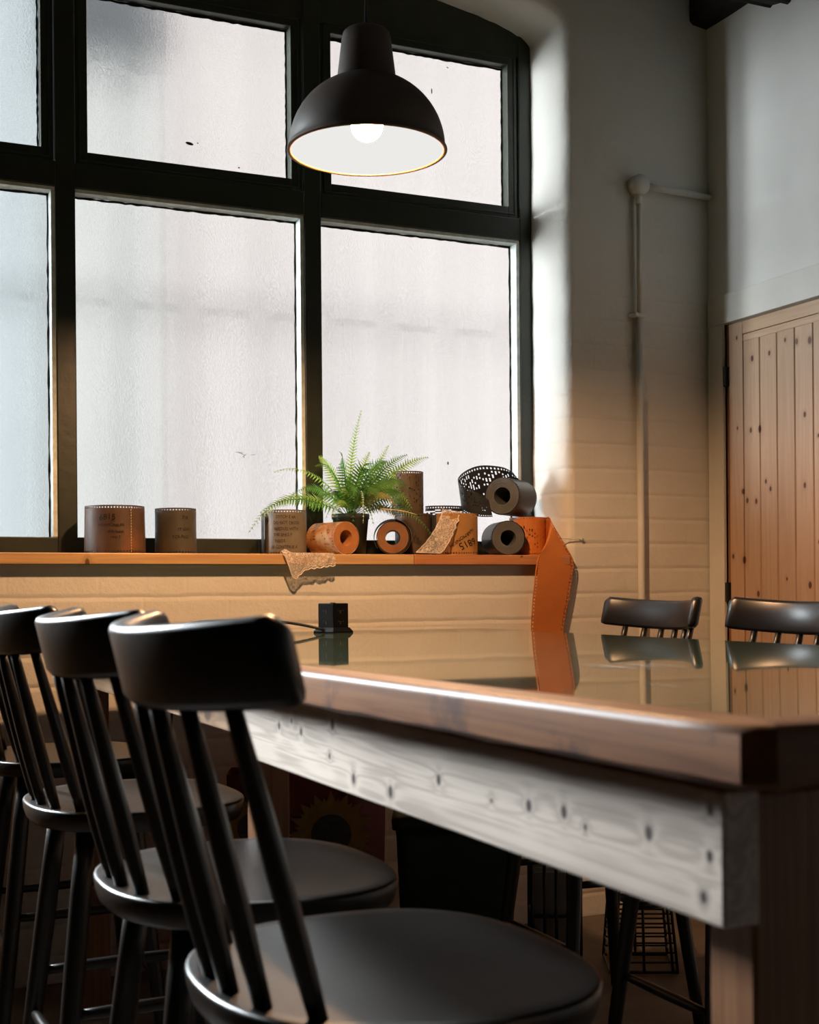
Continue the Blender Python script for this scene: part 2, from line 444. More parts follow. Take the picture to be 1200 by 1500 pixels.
M_orange = leather('orange_leather', (0.50, 0.145, 0.028), (0.62, 0.20, 0.04), 0.42, 6)
M_thread = plain('pale_thread', (0.62, 0.45, 0.25), 0.7, 0.2)
M_pot = plain('dark_green_pot', (0.030, 0.036, 0.028), 0.5, 0.4)
M_soil = plain('potting_soil', (0.03, 0.02, 0.013), 0.95, 0.1, var=0.5, scale=60, bump=1.0, bscale=80)

def leaf(name, c1, c2):
    t = NT(name); c = t.coords()
    col = t.ramp(t.noise(c, 22, 3), [(0.3, c1), (0.7, c2)])
    d = t.n('ShaderNodeBsdfPrincipled'); d.inputs['Roughness'].default_value = 0.5; t.l(col, d.inputs['Base Color'])
    tl = t.n('ShaderNodeBsdfTranslucent'); t.l(t.mix(0.5, col, tuple(min(1, x*2.2) for x in c2)), tl.inputs[0])
    mx = t.n('ShaderNodeMixShader'); mx.inputs[0].default_value = 0.42
    t.l(d.outputs[0], mx.inputs[1]); t.l(tl.outputs[0], mx.inputs[2]); t.l(mx.outputs[0], t.out.inputs[0]); return t.m
M_leaf = leaf('fern_green', (0.050, 0.15, 0.025), (0.115, 0.27, 0.045))
M_leaf2 = leaf('fern_bright_green', (0.20, 0.38, 0.05), (0.34, 0.54, 0.10))
M_leaf3 = leaf('fern_dry', (0.34, 0.24, 0.07), (0.30, 0.30, 0.08))

def lace():
    t = NT('cream_lace'); c = t.coords()
    vo = t.n('ShaderNodeTexVoronoi', feature='DISTANCE_TO_EDGE'); t.l(c, vo.inputs['Vector']); vo.inputs['Scale'].default_value = 230
    v2 = t.n('ShaderNodeTexVoronoi'); t.l(c, v2.inputs['Vector']); v2.inputs['Scale'].default_value = 75
    net = t.ramp(vo.outputs['Distance'], [(0.10, (1, 1, 1)), (0.22, (0, 0, 0))])
    motif = t.ramp(v2.outputs['Distance'], [(0.28, (1, 1, 1)), (0.36, (0, 0, 0))])
    a = t.math('MAXIMUM', t.math('MULTIPLY', net, 0.85), motif)
    a = t.math('MAXIMUM', a, 0.30)
    d = t.n('ShaderNodeBsdfDiffuse'); d.inputs[0].default_value = (0.80, 0.72, 0.64, 1)
    tl = t.n('ShaderNodeBsdfTranslucent'); tl.inputs[0].default_value = (0.72, 0.62, 0.53, 1)
    m1 = t.n('ShaderNodeMixShader'); m1.inputs[0].default_value = 0.35; t.l(d.outputs[0], m1.inputs[1]); t.l(tl.outputs[0], m1.inputs[2])
    tr = t.n('ShaderNodeBsdfTransparent')
    m2 = t.n('ShaderNodeMixShader'); t.l(a, m2.inputs[0]); t.l(tr.outputs[0], m2.inputs[1]); t.l(m1.outputs[0], m2.inputs[2])
    t.l(m2.outputs[0], t.out.inputs[0]); return t.m
M_lace = lace()
M_lacehem = plain('lace_hem_cord', (0.74, 0.64, 0.55), 0.8, 0.2)
M_red = plain('red_oilcloth', (0.16, 0.012, 0.011), 0.4, 0.4, var=0.2)
M_petal = plain('printed_yellow', (0.28, 0.14, 0.014), 0.45, 0.4, var=0.2, scale=40)
M_seed = plain('printed_dark_brown', (0.035, 0.022, 0.012), 0.5, 0.4, var=0.4, scale=90)
M_tub = plain('dark_green_plastic', (0.030, 0.055, 0.032), 0.5, 0.4)
M_wire = plain('black_wire', (0.010, 0.010, 0.010), 0.4, 0.5)
M_bag = plain('white_polythene', (0.55, 0.53, 0.52), 0.5, 0.4)
M_paper = plain('pale_paper', (0.42, 0.42, 0.41), 0.8, 0.2)

# ------------------------------------------------------------------ the room
XL, XR, YB, YF, ZC = -3.0, 2.64, -3.2, 3.47, 3.30
bm = new_bm(); box(bm, XL-.2, XR+.2, YB-.2, YF+.3, -.1, 0); structure(mk('floor', bm, M_floor))
bm = new_bm(); box(bm, XL-.2, XR+.2, YB-.2, YF+.3, ZC, ZC+.1); structure(mk('ceiling', bm, M_ceil))
bm = new_bm(); box(bm, XL-.15, XL, YB, YF+.3, 0, ZC); structure(mk('wall_left', bm, M_dark))
bm = new_bm(); box(bm, XL-.15, XR+.15, YB-.15, YB, 0, ZC); structure(mk('wall_back', bm, M_dark))

# window wall with an arched opening whose front edge is rounded by many coats of paint
OX, OW, OZ, OH = 0.65, 1.45, 2.703, 0.16
SILLZ = 1.070
def arch_z(x):
    s = min(1.0, abs(x-OX)/OW); return OZ + OH*math.sqrt(max(0.0, 1-s*s))
path = [(OX+OW, SILLZ + (OZ-SILLZ)*i/24, 1.0, 0.0) for i in range(25)]
NA = 60
for i in range(1, NA):
    a = PI*i/NA; nx, nz = math.cos(a)/OW, math.sin(a)/OH; q = math.hypot(nx, nz)
    path.append((OX+OW*math.cos(a), OZ+OH*math.sin(a), nx/q, nz/q))
path += [(OX-OW, OZ - (OZ-SILLZ)*i/24, -1.0, 0.0) for i in range(25)]
prof = [(0.0, 3.72), (0.0, 3.62), (0.002, 3.54), (0.004, 3.51), (0.010, 3.488), (0.020, 3.476), (0.036, 3.470)]
bm = new_bm(); rg = random.Random(3)
grid = []
for (x, z, nx, nz) in path:
    j = rg.uniform(-.0022, .0022)
    grid.append([bm.verts.new((x + nx*(o + (j if 0 < k < 6 else 0)), y + (rg.uniform(-.0012, .0012) if 1 < k < 6 else 0), z + nz*(o + (j if 0 < k < 6 else 0)))) for k, (o, y) in enumerate(prof)])
for a, b in zip(grid, grid[1:]):
    for k in range(len(prof)-1): bm.faces.new((a[k], a[k+1], b[k+1], b[k]))
front = [g[-1] for g in grid]
xr, xl = front[0].co.x, front[-1].co.x
tops = [bm.verts.new((v.co.x, YF, ZC)) for v in front[24:-24]]
arch_front = front[24:-24]
for (a, b), (c, d) in zip(zip(arch_front, arch_front[1:]), zip(tops, tops[1:])): bm.faces.new((a, b, d, c))
def q4(*ps): bm.faces.new([bm.verts.new(p) for p in ps])
def flank(vcol, xo):
    vo = [bm.verts.new((xo, YF, v.co.z)) for v in vcol]
    for (a, b), (c, d) in zip(zip(vcol, vcol[1:]), zip(vo, vo[1:])): bm.faces.new((a, b, d, c))
    vz = vcol[-1] if vcol[-1].co.z > vcol[0].co.z else vcol[0]
    q4((vz.co.x, YF, vz.co.z), (xo, YF, vz.co.z), (xo, YF, ZC), (vz.co.x, YF, ZC))
flank(front[:25], XR); flank(front[-25:], XL)
q4((XL, YF, 0), (XR, YF, 0), (XR, YF, SILLZ), (XL, YF, SILLZ))
q4((OX-OW-.04, YF, SILLZ), (OX+OW+.04, YF, SILLZ), (OX+OW+.04, 3.72, SILLZ), (OX-OW-.04, 3.72, SILLZ))
q4((OX+OW, 3.72, SILLZ), (XR+.1, 3.72, SILLZ), (XR+.1, 3.72, ZC), (OX+OW, 3.72, ZC))
q4((OX-OW, 3.72, SILLZ), (XL-.1, 3.72, SILLZ), (XL-.1, 3.72, ZC), (OX-OW, 3.72, ZC))
q4((XL-.1, 3.72, 0), (XR+.1, 3.72, 0), (XR+.1, 3.72, SILLZ), (XL-.1, 3.72, SILLZ))
bx = [bm.verts.new((p[0], 3.72, p[1])) for p in path[24:-24]]; bt = [bm.verts.new((p[0], 3.72, ZC)) for p in path[24:-24]]
for (a, b), (c, d) in zip(zip(bx, bx[1:]), zip(bt, bt[1:])): bm.faces.new((a, b, d, c))
wf = mk('wall_front', bm, M_wall)
for p in wf.data.polygons: p.use_smooth = p.area < 0.02
structure(wf)

# right wall with the door opening
DY0, DY1, DZ = 2.30, 3.388, 1.826
bm = new_bm()
box(bm, XR, XR+.15, DY1, YF+.25, 0, ZC); box(bm, XR, XR+.15, YB, DY0, 0, ZC); box(bm, XR, XR+.15, DY0, DY1, DZ, ZC)
structure(mk('wall_right', bm, M_plaster))
bm = new_bm(); box(bm, XR-.010, XR+.03, 3.388, 3.463, 0, DZ, .002); structure(mk('trim_1', bm, M_trim))
bm = new_bm(); box(bm, XR-.010, XR+.03, DY0-.08, 3.463, DZ+.0005, 1.918, .002); structure(mk('trim_2', bm, M_trim))
bm = new_bm(); box(bm, XR-.010, XR+.03, DY0-.08, DY0, 0, DZ, .002); structure(mk('trim_3', bm, M_trim))

# door
door = bpy.data.objects.new('door_1', None); COL.objects.link(door); door['kind'] = 'structure'; door['category'] = 'door'
door['label'] = 'knotty pine boarded door in the right wall'
bm = new_bm()
y = 3.302; gb = 0.078
while y > DY0 + .07:                # tongue-and-groove boards with V joints, one panel
    y2 = max(y-gb, DY0+.03)
    pts = [(XR+.006, y), (XR+.0005, y-.0035), (XR+.0005, y2+.0035), (XR+.006, y2)]
    loft(bm, [[(x, yy, zz) for x, yy in pts] + [(XR+.03, y2, zz), (XR+.03, y, zz)] for zz in (0.02, 1.757)])
    y = y2
mk('board_panel', bm, M_door, door)
bm = new_bm(); box(bm, XR-.001, XR+.035, 3.303, 3.368, 0.01, DZ-.006, .0015); mk('stile', bm, M_door, door)
bm = new_bm(); box(bm, XR-.001, XR+.035, DY0+.01, 3.3015, 1.7805, DZ-.006, .0015); box(bm, XR+.0005, XR+.035, DY0+.01, 3.3015, 1.7575, 1.779, .0015); mk('top_rail', bm, M_doorrail, door)
bm = new_bm(); box(bm, XR+.006, XR+.03, 3.369, 3.3875, 0.01, DZ-.001); mk('frame_stop', bm, M_leg, door)
for zc in (1.659, 0.985):
    bm = new_bm(); tube(bm, [(XR-.006, 3.378, zc-.03), (XR-.006, 3.378, zc+.03)], .0075, 10); box(bm, XR-.003, XR+.004, 3.366, 3.388, zc-.03, zc+.03); mk('hinge', bm, M_iron, door)

# timber roof beam along the right wall and the broken stub of a cross beam
bm = new_bm()
rg = random.Random(11); rings = []
for i in range(41):
    yy = 3.475 - i*0.14
    j = lambda s=.004: rg.uniform(-s, s)
    rings.append([(2.575+j(), yy, 2.800+j()), (2.583+j(), yy, 2.790+j(.003)), (2.650, yy, 2.782+j(.002)), (2.650, yy, 3.0), (2.572+j(), yy, 3.0)])
loft(bm, rings); structure(mk('ceiling_beam', bm, M_beam))
bm = new_bm()
prof2 = [(3.250, 2.800), (3.215, 2.762), (3.178, 2.737), (3.160, 2.728), (3.152, 2.733), (3.10, 2.722), (3.085, 2.708), (3.074, 2.710), (3.062, 2.722), (3.060, 2.80), (3.064, 3.0), (3.250, 3.0)]
loft(bm, [[(x, a + (.004 if x < 2.5 else 0), b) for a, b in prof2] for x in (2.36, 2.45, 2.56, 2.66)])
structure(mk('cross_beam', bm, M_beam))

# window: dark green timber frame, casements above the transom, obscure glass
win = bpy.data.objects.new('window_1', None); COL.objects.link(win); win['kind'] = 'structure'; win['category'] = 'window'
win['label'] = 'arched dark green timber window with obscure glass panes'
FY, FB = 3.660, 3.722
mull = [1.3655 - 0.713*k for k in range(4)]             # 1.3655, .6525, -.0605, -.7735, -1.4865
edges = [(1.393, 2.059)] + [(mull[k+1]+.0265, mull[k]-.0265) for k in range(2)] + [(-.755, mull[2]-.0265)]
TZ0, TZ1, BZ = 2.097, 2.166, 1.149
for k in range(3):
    bm = new_bm(); box(bm, mull[k]-.0265, mull[k]+.0265, FY, FB, 1.10, 2.80, .003); mk('mullion', bm, M_frame, win)
bm = new_bm(); box(bm, 2.059, 2.105, FY, FB, 1.10, 2.75, .003); mk('jamb_post', bm, M_frame, win)
bm = new_bm(); box(bm, -.805, -.755, FY, FB, 1.10, 2.75, .003); mk('jamb_post', bm, M_frame, win)
for (a, b) in edges:
    bm = new_bm(); box(bm, a-.001, b+.001, FY-.001, FB, TZ0, TZ1, .003); mk('transom', bm, M_frame, win)
    bm = new_bm(); box(bm, a-.001, b+.001, FY, FB, 1.095, BZ, .003); mk('bottom_rail', bm, M_frame, win)
# arched head board
bm = new_bm()
HX = [OX+OW*math.cos(PI*i/50) for i in range(51)]
R0 = [bm.verts.new((x, FY+.004, 2.672)) for x in HX]; R1 = [bm.verts.new((x, FY+.004, arch_z(x)+.006)) for x in HX]
R2 = [bm.verts.new((x, FB, arch_z(x)+.006)) for x in HX]; R3 = [bm.verts.new((x, FB, 2.672)) for x in HX]
for A, B in ((R0, R1), (R1, R2), (R2, R3), (R3, R0)):
    for i in range(50): bm.faces.new((A[i], A[i+1], B[i+1], B[i]))
mk('head_board', bm, M_frame, win)
def frame_ring(bm, a, b, z0, z1, wd, y0, y1, bev=.002):
    box(bm, a, a+wd, y0, y1, z0, z1, bev); box(bm, b-wd, b, y0, y1, z0, z1, bev)
    box(bm, a+wd, b-wd, y0, y1, z0, z0+wd, bev); box(bm, a+wd, b-wd, y0, y1, z1-wd, z1, bev)
def wobble_strip(bm, p, q, half, seed, horiz):
    """thin ragged line of perished putty from p to q (y fixed)"""
    rg = random.Random(seed); n = 40; y = p[1]
    A, B = [], []
    for i in range(n+1):
        t = i/n; x = p[0]+(q[0]-p[0])*t; z = p[2]+(q[2]-p[2])*t
        d1, d2 = half*rg.uniform(.4, 1.3), half*rg.uniform(.4, 1.3)
        A.append((x, z-d1) if horiz else (x-d1, z)); B.append((x, z+d2) if horiz else (x+d2, z))
    loft(bm, [[(A[i][0], y, A[i][1]), (B[i][0], y, B[i][1]), (B[i][0], y+.003, B[i][1]), (A[i][0], y+.003, A[i][1])] for i in range(n+1)])
for k, (a, b) in enumerate(edges):
    # lower light
    p = new_bm(); box(p, a+.002, b-.002, 3.7055, 3.7095, BZ-.006, TZ0+.006); g = mk('pane', p, M_glass, win)
    bd = new_bm(); box(bd, a+.001, b-.001, 3.664, 3.7045, TZ0-.010, TZ0-.0005); mk('glazing_bead', bd, M_bead, win)
    bd = new_bm(); box(bd, b-.0115, b-.0005, 3.664, 3.7045, BZ+.001, TZ0-.0105); mk('glazing_bead', bd, M_bead, win)
    pt = new_bm(); wobble_strip(pt, (a, 3.702, TZ0-.013), (b-.012, 3.702, TZ0-.013), .0032, k, True); wobble_strip(pt, (b-.0145, 3.702, BZ), (b-.0145, 3.702, TZ0-.01), .0026, k+9, False)
    wobble_strip(pt, (a+.002, 3.702, BZ), (a+.002, 3.702, TZ0-.012), .0022, k+33, False)
    mk('putty_line', pt, M_putty, win)
    # casement above
    cz0, cz1 = TZ1+.003, 2.680
    c = new_bm(); frame_ring(c, a+.003, b-.003, cz0, cz1, .033, 3.668, 3.715)
    s = mk('casement', c, M_frame, win)
    c = new_bm(); frame_ring(c, a+.010, b-.010, cz0+.007, cz1-.007, .006, 3.6645, 3.670, .0015); mk('moulding', c, M_frame, s)
    p = new_bm(); box(p, a+.030, b-.030, 3.7055, 3.7095, cz0+.030, cz1-.030); mk('casement_pane', p, M_glass, win)
    pt = new_bm()
    wobble_strip(pt, (a+.036, 3.703, cz1-.036), (b-.036, 3.703, cz1-.036), .0038, k+20, True)
    wobble_strip(pt, (b-.0385, 3.703, cz0+.034), (b-.0385, 3.703, cz1-.034), .0026, k+40, False)
    mk('putty_line', pt, M_putty, win)
# specks of dirt dried on the panes
def speck(k_pane, pts):
    bm = new_bm()
    for (x, z, rx, rz, an) in pts:
        n_ = 10; c_, s_ = math.cos(an), math.sin(an)
        ring = lambda y, f: [(x + f*(rx*math.cos(q)*c_ - rz*math.sin(q)*s_), y, z + f*(rx*math.cos(q)*s_ + rz*math.sin(q)*c_)) for q in [2*PI*i/n_ for i in range(n_)]]
        loft(bm, [ring(3.7056, 1), ring(3.7046, .8)])
    mk('dirt_speck', bm, M_shadegrime, win)
speck(0, [(1.010, 2.2765, .012, .0045, -.15), (1.034, 2.281, .0022, .0018, 0), (1.156, 2.226, .003, .002, .4)])
speck(1, [(1.158, 1.397, .012, .0008, -.35), (1.166, 1.393, .007, .0009, .7), (1.192, 1.396, .009, .0007, .15), (1.150, 1.401, .014, .0007, -.05), (1.163, 1.388, .004, .0009, -.6)])
speck(2, [(1.777, 2.540, .0022, .0085, 0), (1.823, 1.392, .0028, .0055, .1), (1.832, 2.622, .004, .0015, -.5)])
# window sill: two boards butted together
sl = new_bm(); box(sl, OX-OW+.003, 1.5805, 3.4345, 3.6595, 1.071, 1.100, .0025); structure(mk('window_sill', sl, M_sill), 'honey pine window sill board, long left length', 'sill')
sl = new_bm(); box(sl, 1.5815, 2.0975, 3.4345, 3.6595, 1.071, 1.100, .0025); structure(mk('window_sill', sl, M_sill2), 'redder pine window sill board at the right end', 'sill')

# yard outside: cladding on rails, ground
def corrugated(x0, x1, z0, z1, y, m, nm):
    bm = new_bm(); n = int((x1-x0)/.011); pitch, amp = .254, .034
    cols = []
    for i in range(n+1):
        x = x0+(x1-x0)*i/n; s = math.sin(2*PI*x/pitch); yy = y + amp*s
        cols.append([bm.verts.new((x, yy, z0)), bm.verts.new((x, yy, z1))])
    for a, b in zip(cols, cols[1:]): bm.faces.new((a[0], b[0], b[1], a[1]))
    return structure(mk(nm, bm, m, None, True))
corrugated(-1.6, .765, 0, 3.7, 4.62, M_clad_blue, 'cladding_sheet')
corrugated(.75, 1.17, 0, 3.7, 4.635, M_clad_grey, 'cladding_sheet')
corrugated(1.155, 5.6, 0, 3.7, 4.65, M_clad_pink, 'cladding_sheet')
corrugated(0.75, 1.16, 2.80, 3.75, 4.56, M_clad_dark, 'cladding_sheet')
for z in (0.55, 2.02, 3.14):
    bm = new_bm(); box(bm, -1.6, 5.6, 4.69, 4.71, z-.012, z+.012); structure(mk('cladding_rail', bm, M_beam))
bm = new_bm(); box(bm, -4, 6, 3.8, 8, -.12, -.02); structure(mk('yard_ground', bm, M_floor))

# ------------------------------------------------------------------ table
Z_T = 0.900
def tz(y):        # the old top sags slightly towards the wall
    d = max(0.0, 3.2-y); return 0.0018*d*d - 0.003
TA, TB, TC, TD = (0.520, 0.640), (0.512, 3.315), (1.640, 3.325), (1.425, 0.640)
table = thing('work_table', 'long pine table with a green glass top and bleached side board', 'table', (0, 0, 0))
def quad_pt(u, v):  # u across (0 = left), v along (0 = near end)
    l = Vector(TA).lerp(Vector(TB), v); r = Vector(TD).lerp(Vector(TC), v); return l.lerp(r, u)
def by_angle(o, deg=35):
    for p in o.data.polygons: p.use_smooth = True
    o.data.set_sharp_from_angle(angle=math.radians(deg))
    return o
CH = .016
RIM = [Vector((TA[0]+CH, TA[1])), Vector((TA[0], TA[1]+CH)), Vector(TB), Vector(TC), Vector(TD)]
def rim_bar(k0, k1, m, low=False):
    """rounded, mitred edge boards following the corner points k0..k1 of the top"""
    n5 = len(RIM); bm = new_bm(); W, T, r = .046, .040, .0075
    if low: sec = [(.002, -T), (W, -T), (W, -.0125), (.002, -.0125)]
    else:
        sec = [(0, -T+.004), (.004, -T), (W, -T), (W, .0015), (r, .0015)] + [(r - r*math.sin(a), -r+.0015 + r*math.cos(a)) for a in (0.4, 0.8, 1.2, PI/2)]
    inw = []
    for k in range(n5):
        e = (RIM[(k+1) % n5]-RIM[k]).normalized(); inw.append(Vector((e.y, -e.x)))
    mit = []
    for k in range(n5):
        a_, b_ = inw[k-1], inw[k]; mit.append((a_+b_)/(1 + a_.dot(b_)))
    rings = []; rg = random.Random(k0)
    for k in range(k0, k1):
        p0, p1, m0, m1 = RIM[k % n5], RIM[(k+1) % n5], mit[k % n5], mit[(k+1) % n5]
        n = 2 if (p1-p0).length < .1 else 40
        for i in range(n + (1 if k == k1-1 else 0)):
            q, mm = p0.lerp(p1, i/n), m0.lerp(m1, i/n)
            rings.append([(q.x + mm.x*s_, q.y + mm.y*s_, Z_T + tz(q.y) + h + (rg.uniform(0, .0025) if k_ < 2 and not low else 0)) for k_, (s_, h) in enumerate(sec)])
    loft(bm, rings)
    return by_angle(mk('edge_board', bm, m, table), 40)
rim_bar(0, 2, M_rim); rim_bar(2, 3, M_rimx, True); rim_bar(3, 4, M_rim, True); rim_bar(4, 5, M_rimx)
bm = new_bm()
V = []
for j in range(61):
    v = j/60; row = []
    for i in range(13):
        u = i/12; q = quad_pt(0.0425 + u*0.9575, 0.0175 + v*0.9825); row.append((q.x, q.y, Z_T + tz(q.y)))
    V.append(row)
loftrows = [[bm.verts.new(p) for p in r] for r in V]
under = [[bm.verts.new((p[0], p[1], p[2]-.012)) for p in r] for r in V]
for g, fl in ((loftrows, 0), (under, 1)):
    for a, b in zip(g, g[1:]):
        for i in range(12): bm.faces.new((a[i], a[i+1], b[i+1], b[i]))
ed = lambda g: g[0] + [r[-1] for r in g[1:]] + g[-1][-2::-1] + [r[0] for r in g[-2:0:-1]]
e1, e2 = ed(loftrows), ed(under)
for i in range(len(e1)): bm.faces.new((e1[i], e1[(i+1) % len(e1)], e2[(i+1) % len(e1)], e2[i]))
tt = by_angle(mk('glass_top', bm, M_tglass, table), 30); tt['label'] = 'glossy green glass top'
bm = new_bm()
for j in range(30):
    rows = [quad_pt(0.03 + .94*i/6, 0.012 + 0.976*j/29) for i in range(7)]
    V = [(q.x, q.y, Z_T + tz(q.y) - .0135) for q in rows]
    if j == 0: prev = [bm.verts.new(p) for p in V]; prevu = [bm.verts.new((p[0], p[1], p[2]-.022)) for p in V]; continue
    cur = [bm.verts.new(p) for p in V]; curu = [bm.verts.new((p[0], p[1], p[2]-.022)) for p in V]
    for i in range(6): bm.faces.new((prev[i], prev[i+1], cur[i+1], cur[i])); bm.faces.new((prevu[i], curu[i], curu[i+1], prevu[i+1]))
    prev, prevu = cur, curu
mk('top_board', bm, M_leg, table)
# polish smears on the glass (thin dried film)
rg = random.Random(5)
bm = new_bm()
for (sx, sy, L, n) in ((.895, 1.40, .15, 12), (.70, 1.045, .055, 5), (1.28, 2.9, .03, 1), (1.18, 2.75, .03, 1)):
    for k in range(n):
        x, yy = sx + rg.uniform(-.05, .05)*min(1, L/.1), sy + rg.uniform(-.05, .0)*min(1, L/.1); l = L*rg.uniform(.4, 1.0); h = rg.uniform(.0006, .0014)
        P = [(x - l*t*.06 + .0015*math.sin(9*t + k), yy - l*t) for t in (0, .25, .5, .75, 1)]
        A = [bm.verts.new((p[0]-h*math.sin(PI*(i+.15)/4.3), p[1], Z_T + tz(p[1]) + .0005)) for i, p in enumerate(P)]
        B = [bm.verts.new((p[0]+h*math.sin(PI*(i+.15)/4.3), p[1], Z_T + tz(p[1]) + .0005)) for i, p in enumerate(P)]
        for i in range(4): bm.faces.new((A[i], A[i+1], B[i+1], B[i]))
sm = mk('polish_smear', bm, M_scuff, table); sm['kind'] = 'stuff'
bm = new_bm(); box(bm, .555, .585, .718, 1.817, .767, .858, .002); a = mk('apron', bm, M_apron, table); a['label'] = 'pale bleached knotty side board'
bm = new_bm(); box(bm, .572, .600, 1.80, 3.27, .788, .8575, .002); mk('apron', bm, M_brownboard, table)
bm = new_bm(); box(bm, .66, 1.34, .735, .763, .775, .858, .002); mk('apron', bm, M_leg, table)
bm = new_bm(); box(bm, 1.40, 1.428, .80, 3.24, .785, .858, .002); mk('apron', bm, M_leg, table)
for x0, x1, y0, y1 in ((.586, .655, .725, .775), (.600, .650, 1.858, 1.907), (.60, .66, 3.18, 3.25), (1.33, 1.39, .73, .79), (1.44, 1.50, 3.16, 3.23), (1.37, 1.42, 1.70, 1.76)):
    bm = new_bm(); z1 = .855 if x0 not in (.600,) else .7875
    box(bm, x0, x1, y0, y1, 0, z1, .003); mk('leg', bm, M_leg, table)

# ------------------------------------------------------------------ stools
def seat_pt(th, k=1.0, ax=.190, by=.195):
    c, s = math.cos(th), math.sin(th); n = 2.35 if c < 0 else 2.7; ax = ax if c < 0 else .160
    r = (abs(c/ax)**n + abs(s/by)**n)**(-1.0/n); return (r*c*k, r*s*k)
CREST_R, CREST_A, CREST_X = 0.280, 0.735, -0.238
def crest_pt(a, z, off=0.0):
    """a point on the curved back: a = angle along the arc, z = height, off = offset outwards (to the back)"""
    lean = -0.23*(z - 0.93)
    R = CREST_R + off; cx = CREST_X + CREST_R
    x = cx - R*math.cos(a) + lean; y = R*math.sin(a)
    zz = z + (1-math.cos(a))*CREST_R*0.16
    return (x, y, zz)
def make_stool(name, label, cat, group):
    r = thing(name, label, cat, (0, 0, 0), 0, group)
    N = 56; bm = new_bm()
    prof = [(0.0, .650), (.55, .651), (.88, .6545), (.972, .6555), (.993, .6545), (1.0, .6515), (.992, .640), (.972, .628), (.95, .6235), (.86, .622), (0.0, .622)]
    rings = []
    for k, z in prof[1:-1]: rings.append([(*seat_pt(2*PI*i/N, k), z) for i in range(N)])
    R = loft(bm, rings, True, False)
    for ring, z in ((R[0], .650), (R[-1], .622)):
        c = bm.verts.new((0, 0, z))
        for i in range(N): bm.faces.new((ring[i], ring[(i+1) % N], c))
    mk('seat', bm, M_black, r, True)
    # curved crest rail with soft corners
    bm = new_bm(); n = 40; rings = []
    zb, zt = .899, .967
    for i in range(n+1):
        a = -CREST_A + 2*CREST_A*i/n
        e = min(i, n-i)/n*2*CREST_A*CREST_R          # distance from the end
        rr = .010; cut = rr - math.sqrt(max(0, rr*rr - max(0, rr-e)**2)) if e < rr else 0
        t, b = zt - cut, zb + cut*.3
        th = .0125 - (.004 if e < .004 else 0)
        sec = [(b, -th+.004), (b-.002, 0), (b, th-.004), (b+.006, th), (t-.007, th), (t-.002, th-.003), (t, 0), (t-.002, -th+.003), (t-.007, -th), (b+.006, -th)]
        rings.append([crest_pt(a, z, o) for z, o in sec])
    loft(bm, rings); mk('crest_rail', bm, M_black, r, True)
    for k in range(6):
        f = (k-2.5)/2.5; a = f*0.50
        top = Vector(crest_pt(a, .903)); th = PI - f*0.80
        bx, by = seat_pt(th, .885)
        bot = Vector((bx, by, .648))
        bm = new_bm(); pts = [bot.lerp(top, t/8) for t in range(9)]
        tube(bm, pts, [.0078, .0086, .0096, .0100, .0098, .0092, .0085, .0078, .0072], 12); mk('spindle', bm, M_black, r, True)
    feet = {}
    for sx in (1, -1):
        for sy in (1, -1):
            t0 = Vector((sx*.105 - .01, sy*.110, .630)); t1 = Vector((sx*.172 - .012, sy*.172, .0)); feet[sx, sy] = (t0, t1)
            bm = new_bm(); tube(bm, [t0.lerp(t1, k/6) for k in range(7)], [.0155, .0165, .017, .0165, .0155, .0145, .013], 14); mk('leg', bm, M_black, r, True)
    def rung(p, q, z):
        a = feet[p][0].lerp(feet[p][1], 1 - z/.63); b = feet[q][0].lerp(feet[q][1], 1 - z/.63)
        bm = new_bm(); tube(bm, [a.lerp(b, k/6) for k in range(7)], [.0075, .009, .0102, .0105, .0102, .009, .0075], 10); mk('rung', bm, M_black, r, True)
    rung((1, 1), (1, -1), .20); rung((-1, 1), (-1, -1), .27); rung((1, 1), (-1, 1), .34); rung((1, -1), (-1, -1), .34)
    return r
def dup(root, loc, rotz, label, group=None):
    r = root.copy(); COL.objects.link(r); r.location = loc; r.rotation_euler = (0, 0, rotz); r['label'] = label
    if group: r['group'] = group
    for ch in list(root.children):
        c = ch.copy(); COL.objects.link(c); c.parent = r
        for g in list(ch.children):
            d = g.copy(); COL.objects.link(d); d.parent = c
    return r
G1, G2 = 'bar stools along the left side of the table', 'bar stools along the far right side of the table'
stool = make_stool('bar_stool', 'black spindle-back stool nearest the camera, its crest rail the largest', 'stool', G1)
stool.location = (.496, 1.12, 0)
dup(stool, (.503, 1.575, 0), 0.0, 'black spindle-back stool second from the camera in the left row', G1)
dup(stool, (.516, 2.235, 0), 0.02, 'black spindle-back stool third from the camera at the left picture edge', G1)
dup(stool, (.525, 2.915, 0), 0.0, 'black stool furthest back in the left row, only its seat showing', G1)
dup(stool, (1.672, 2.665, 0), PI, 'black spindle-back stool across the table in front of the white conduit', G2)
dup(stool, (1.672, 2.170, 0), PI, 'black spindle-back stool across the table in front of the pine door', G2)

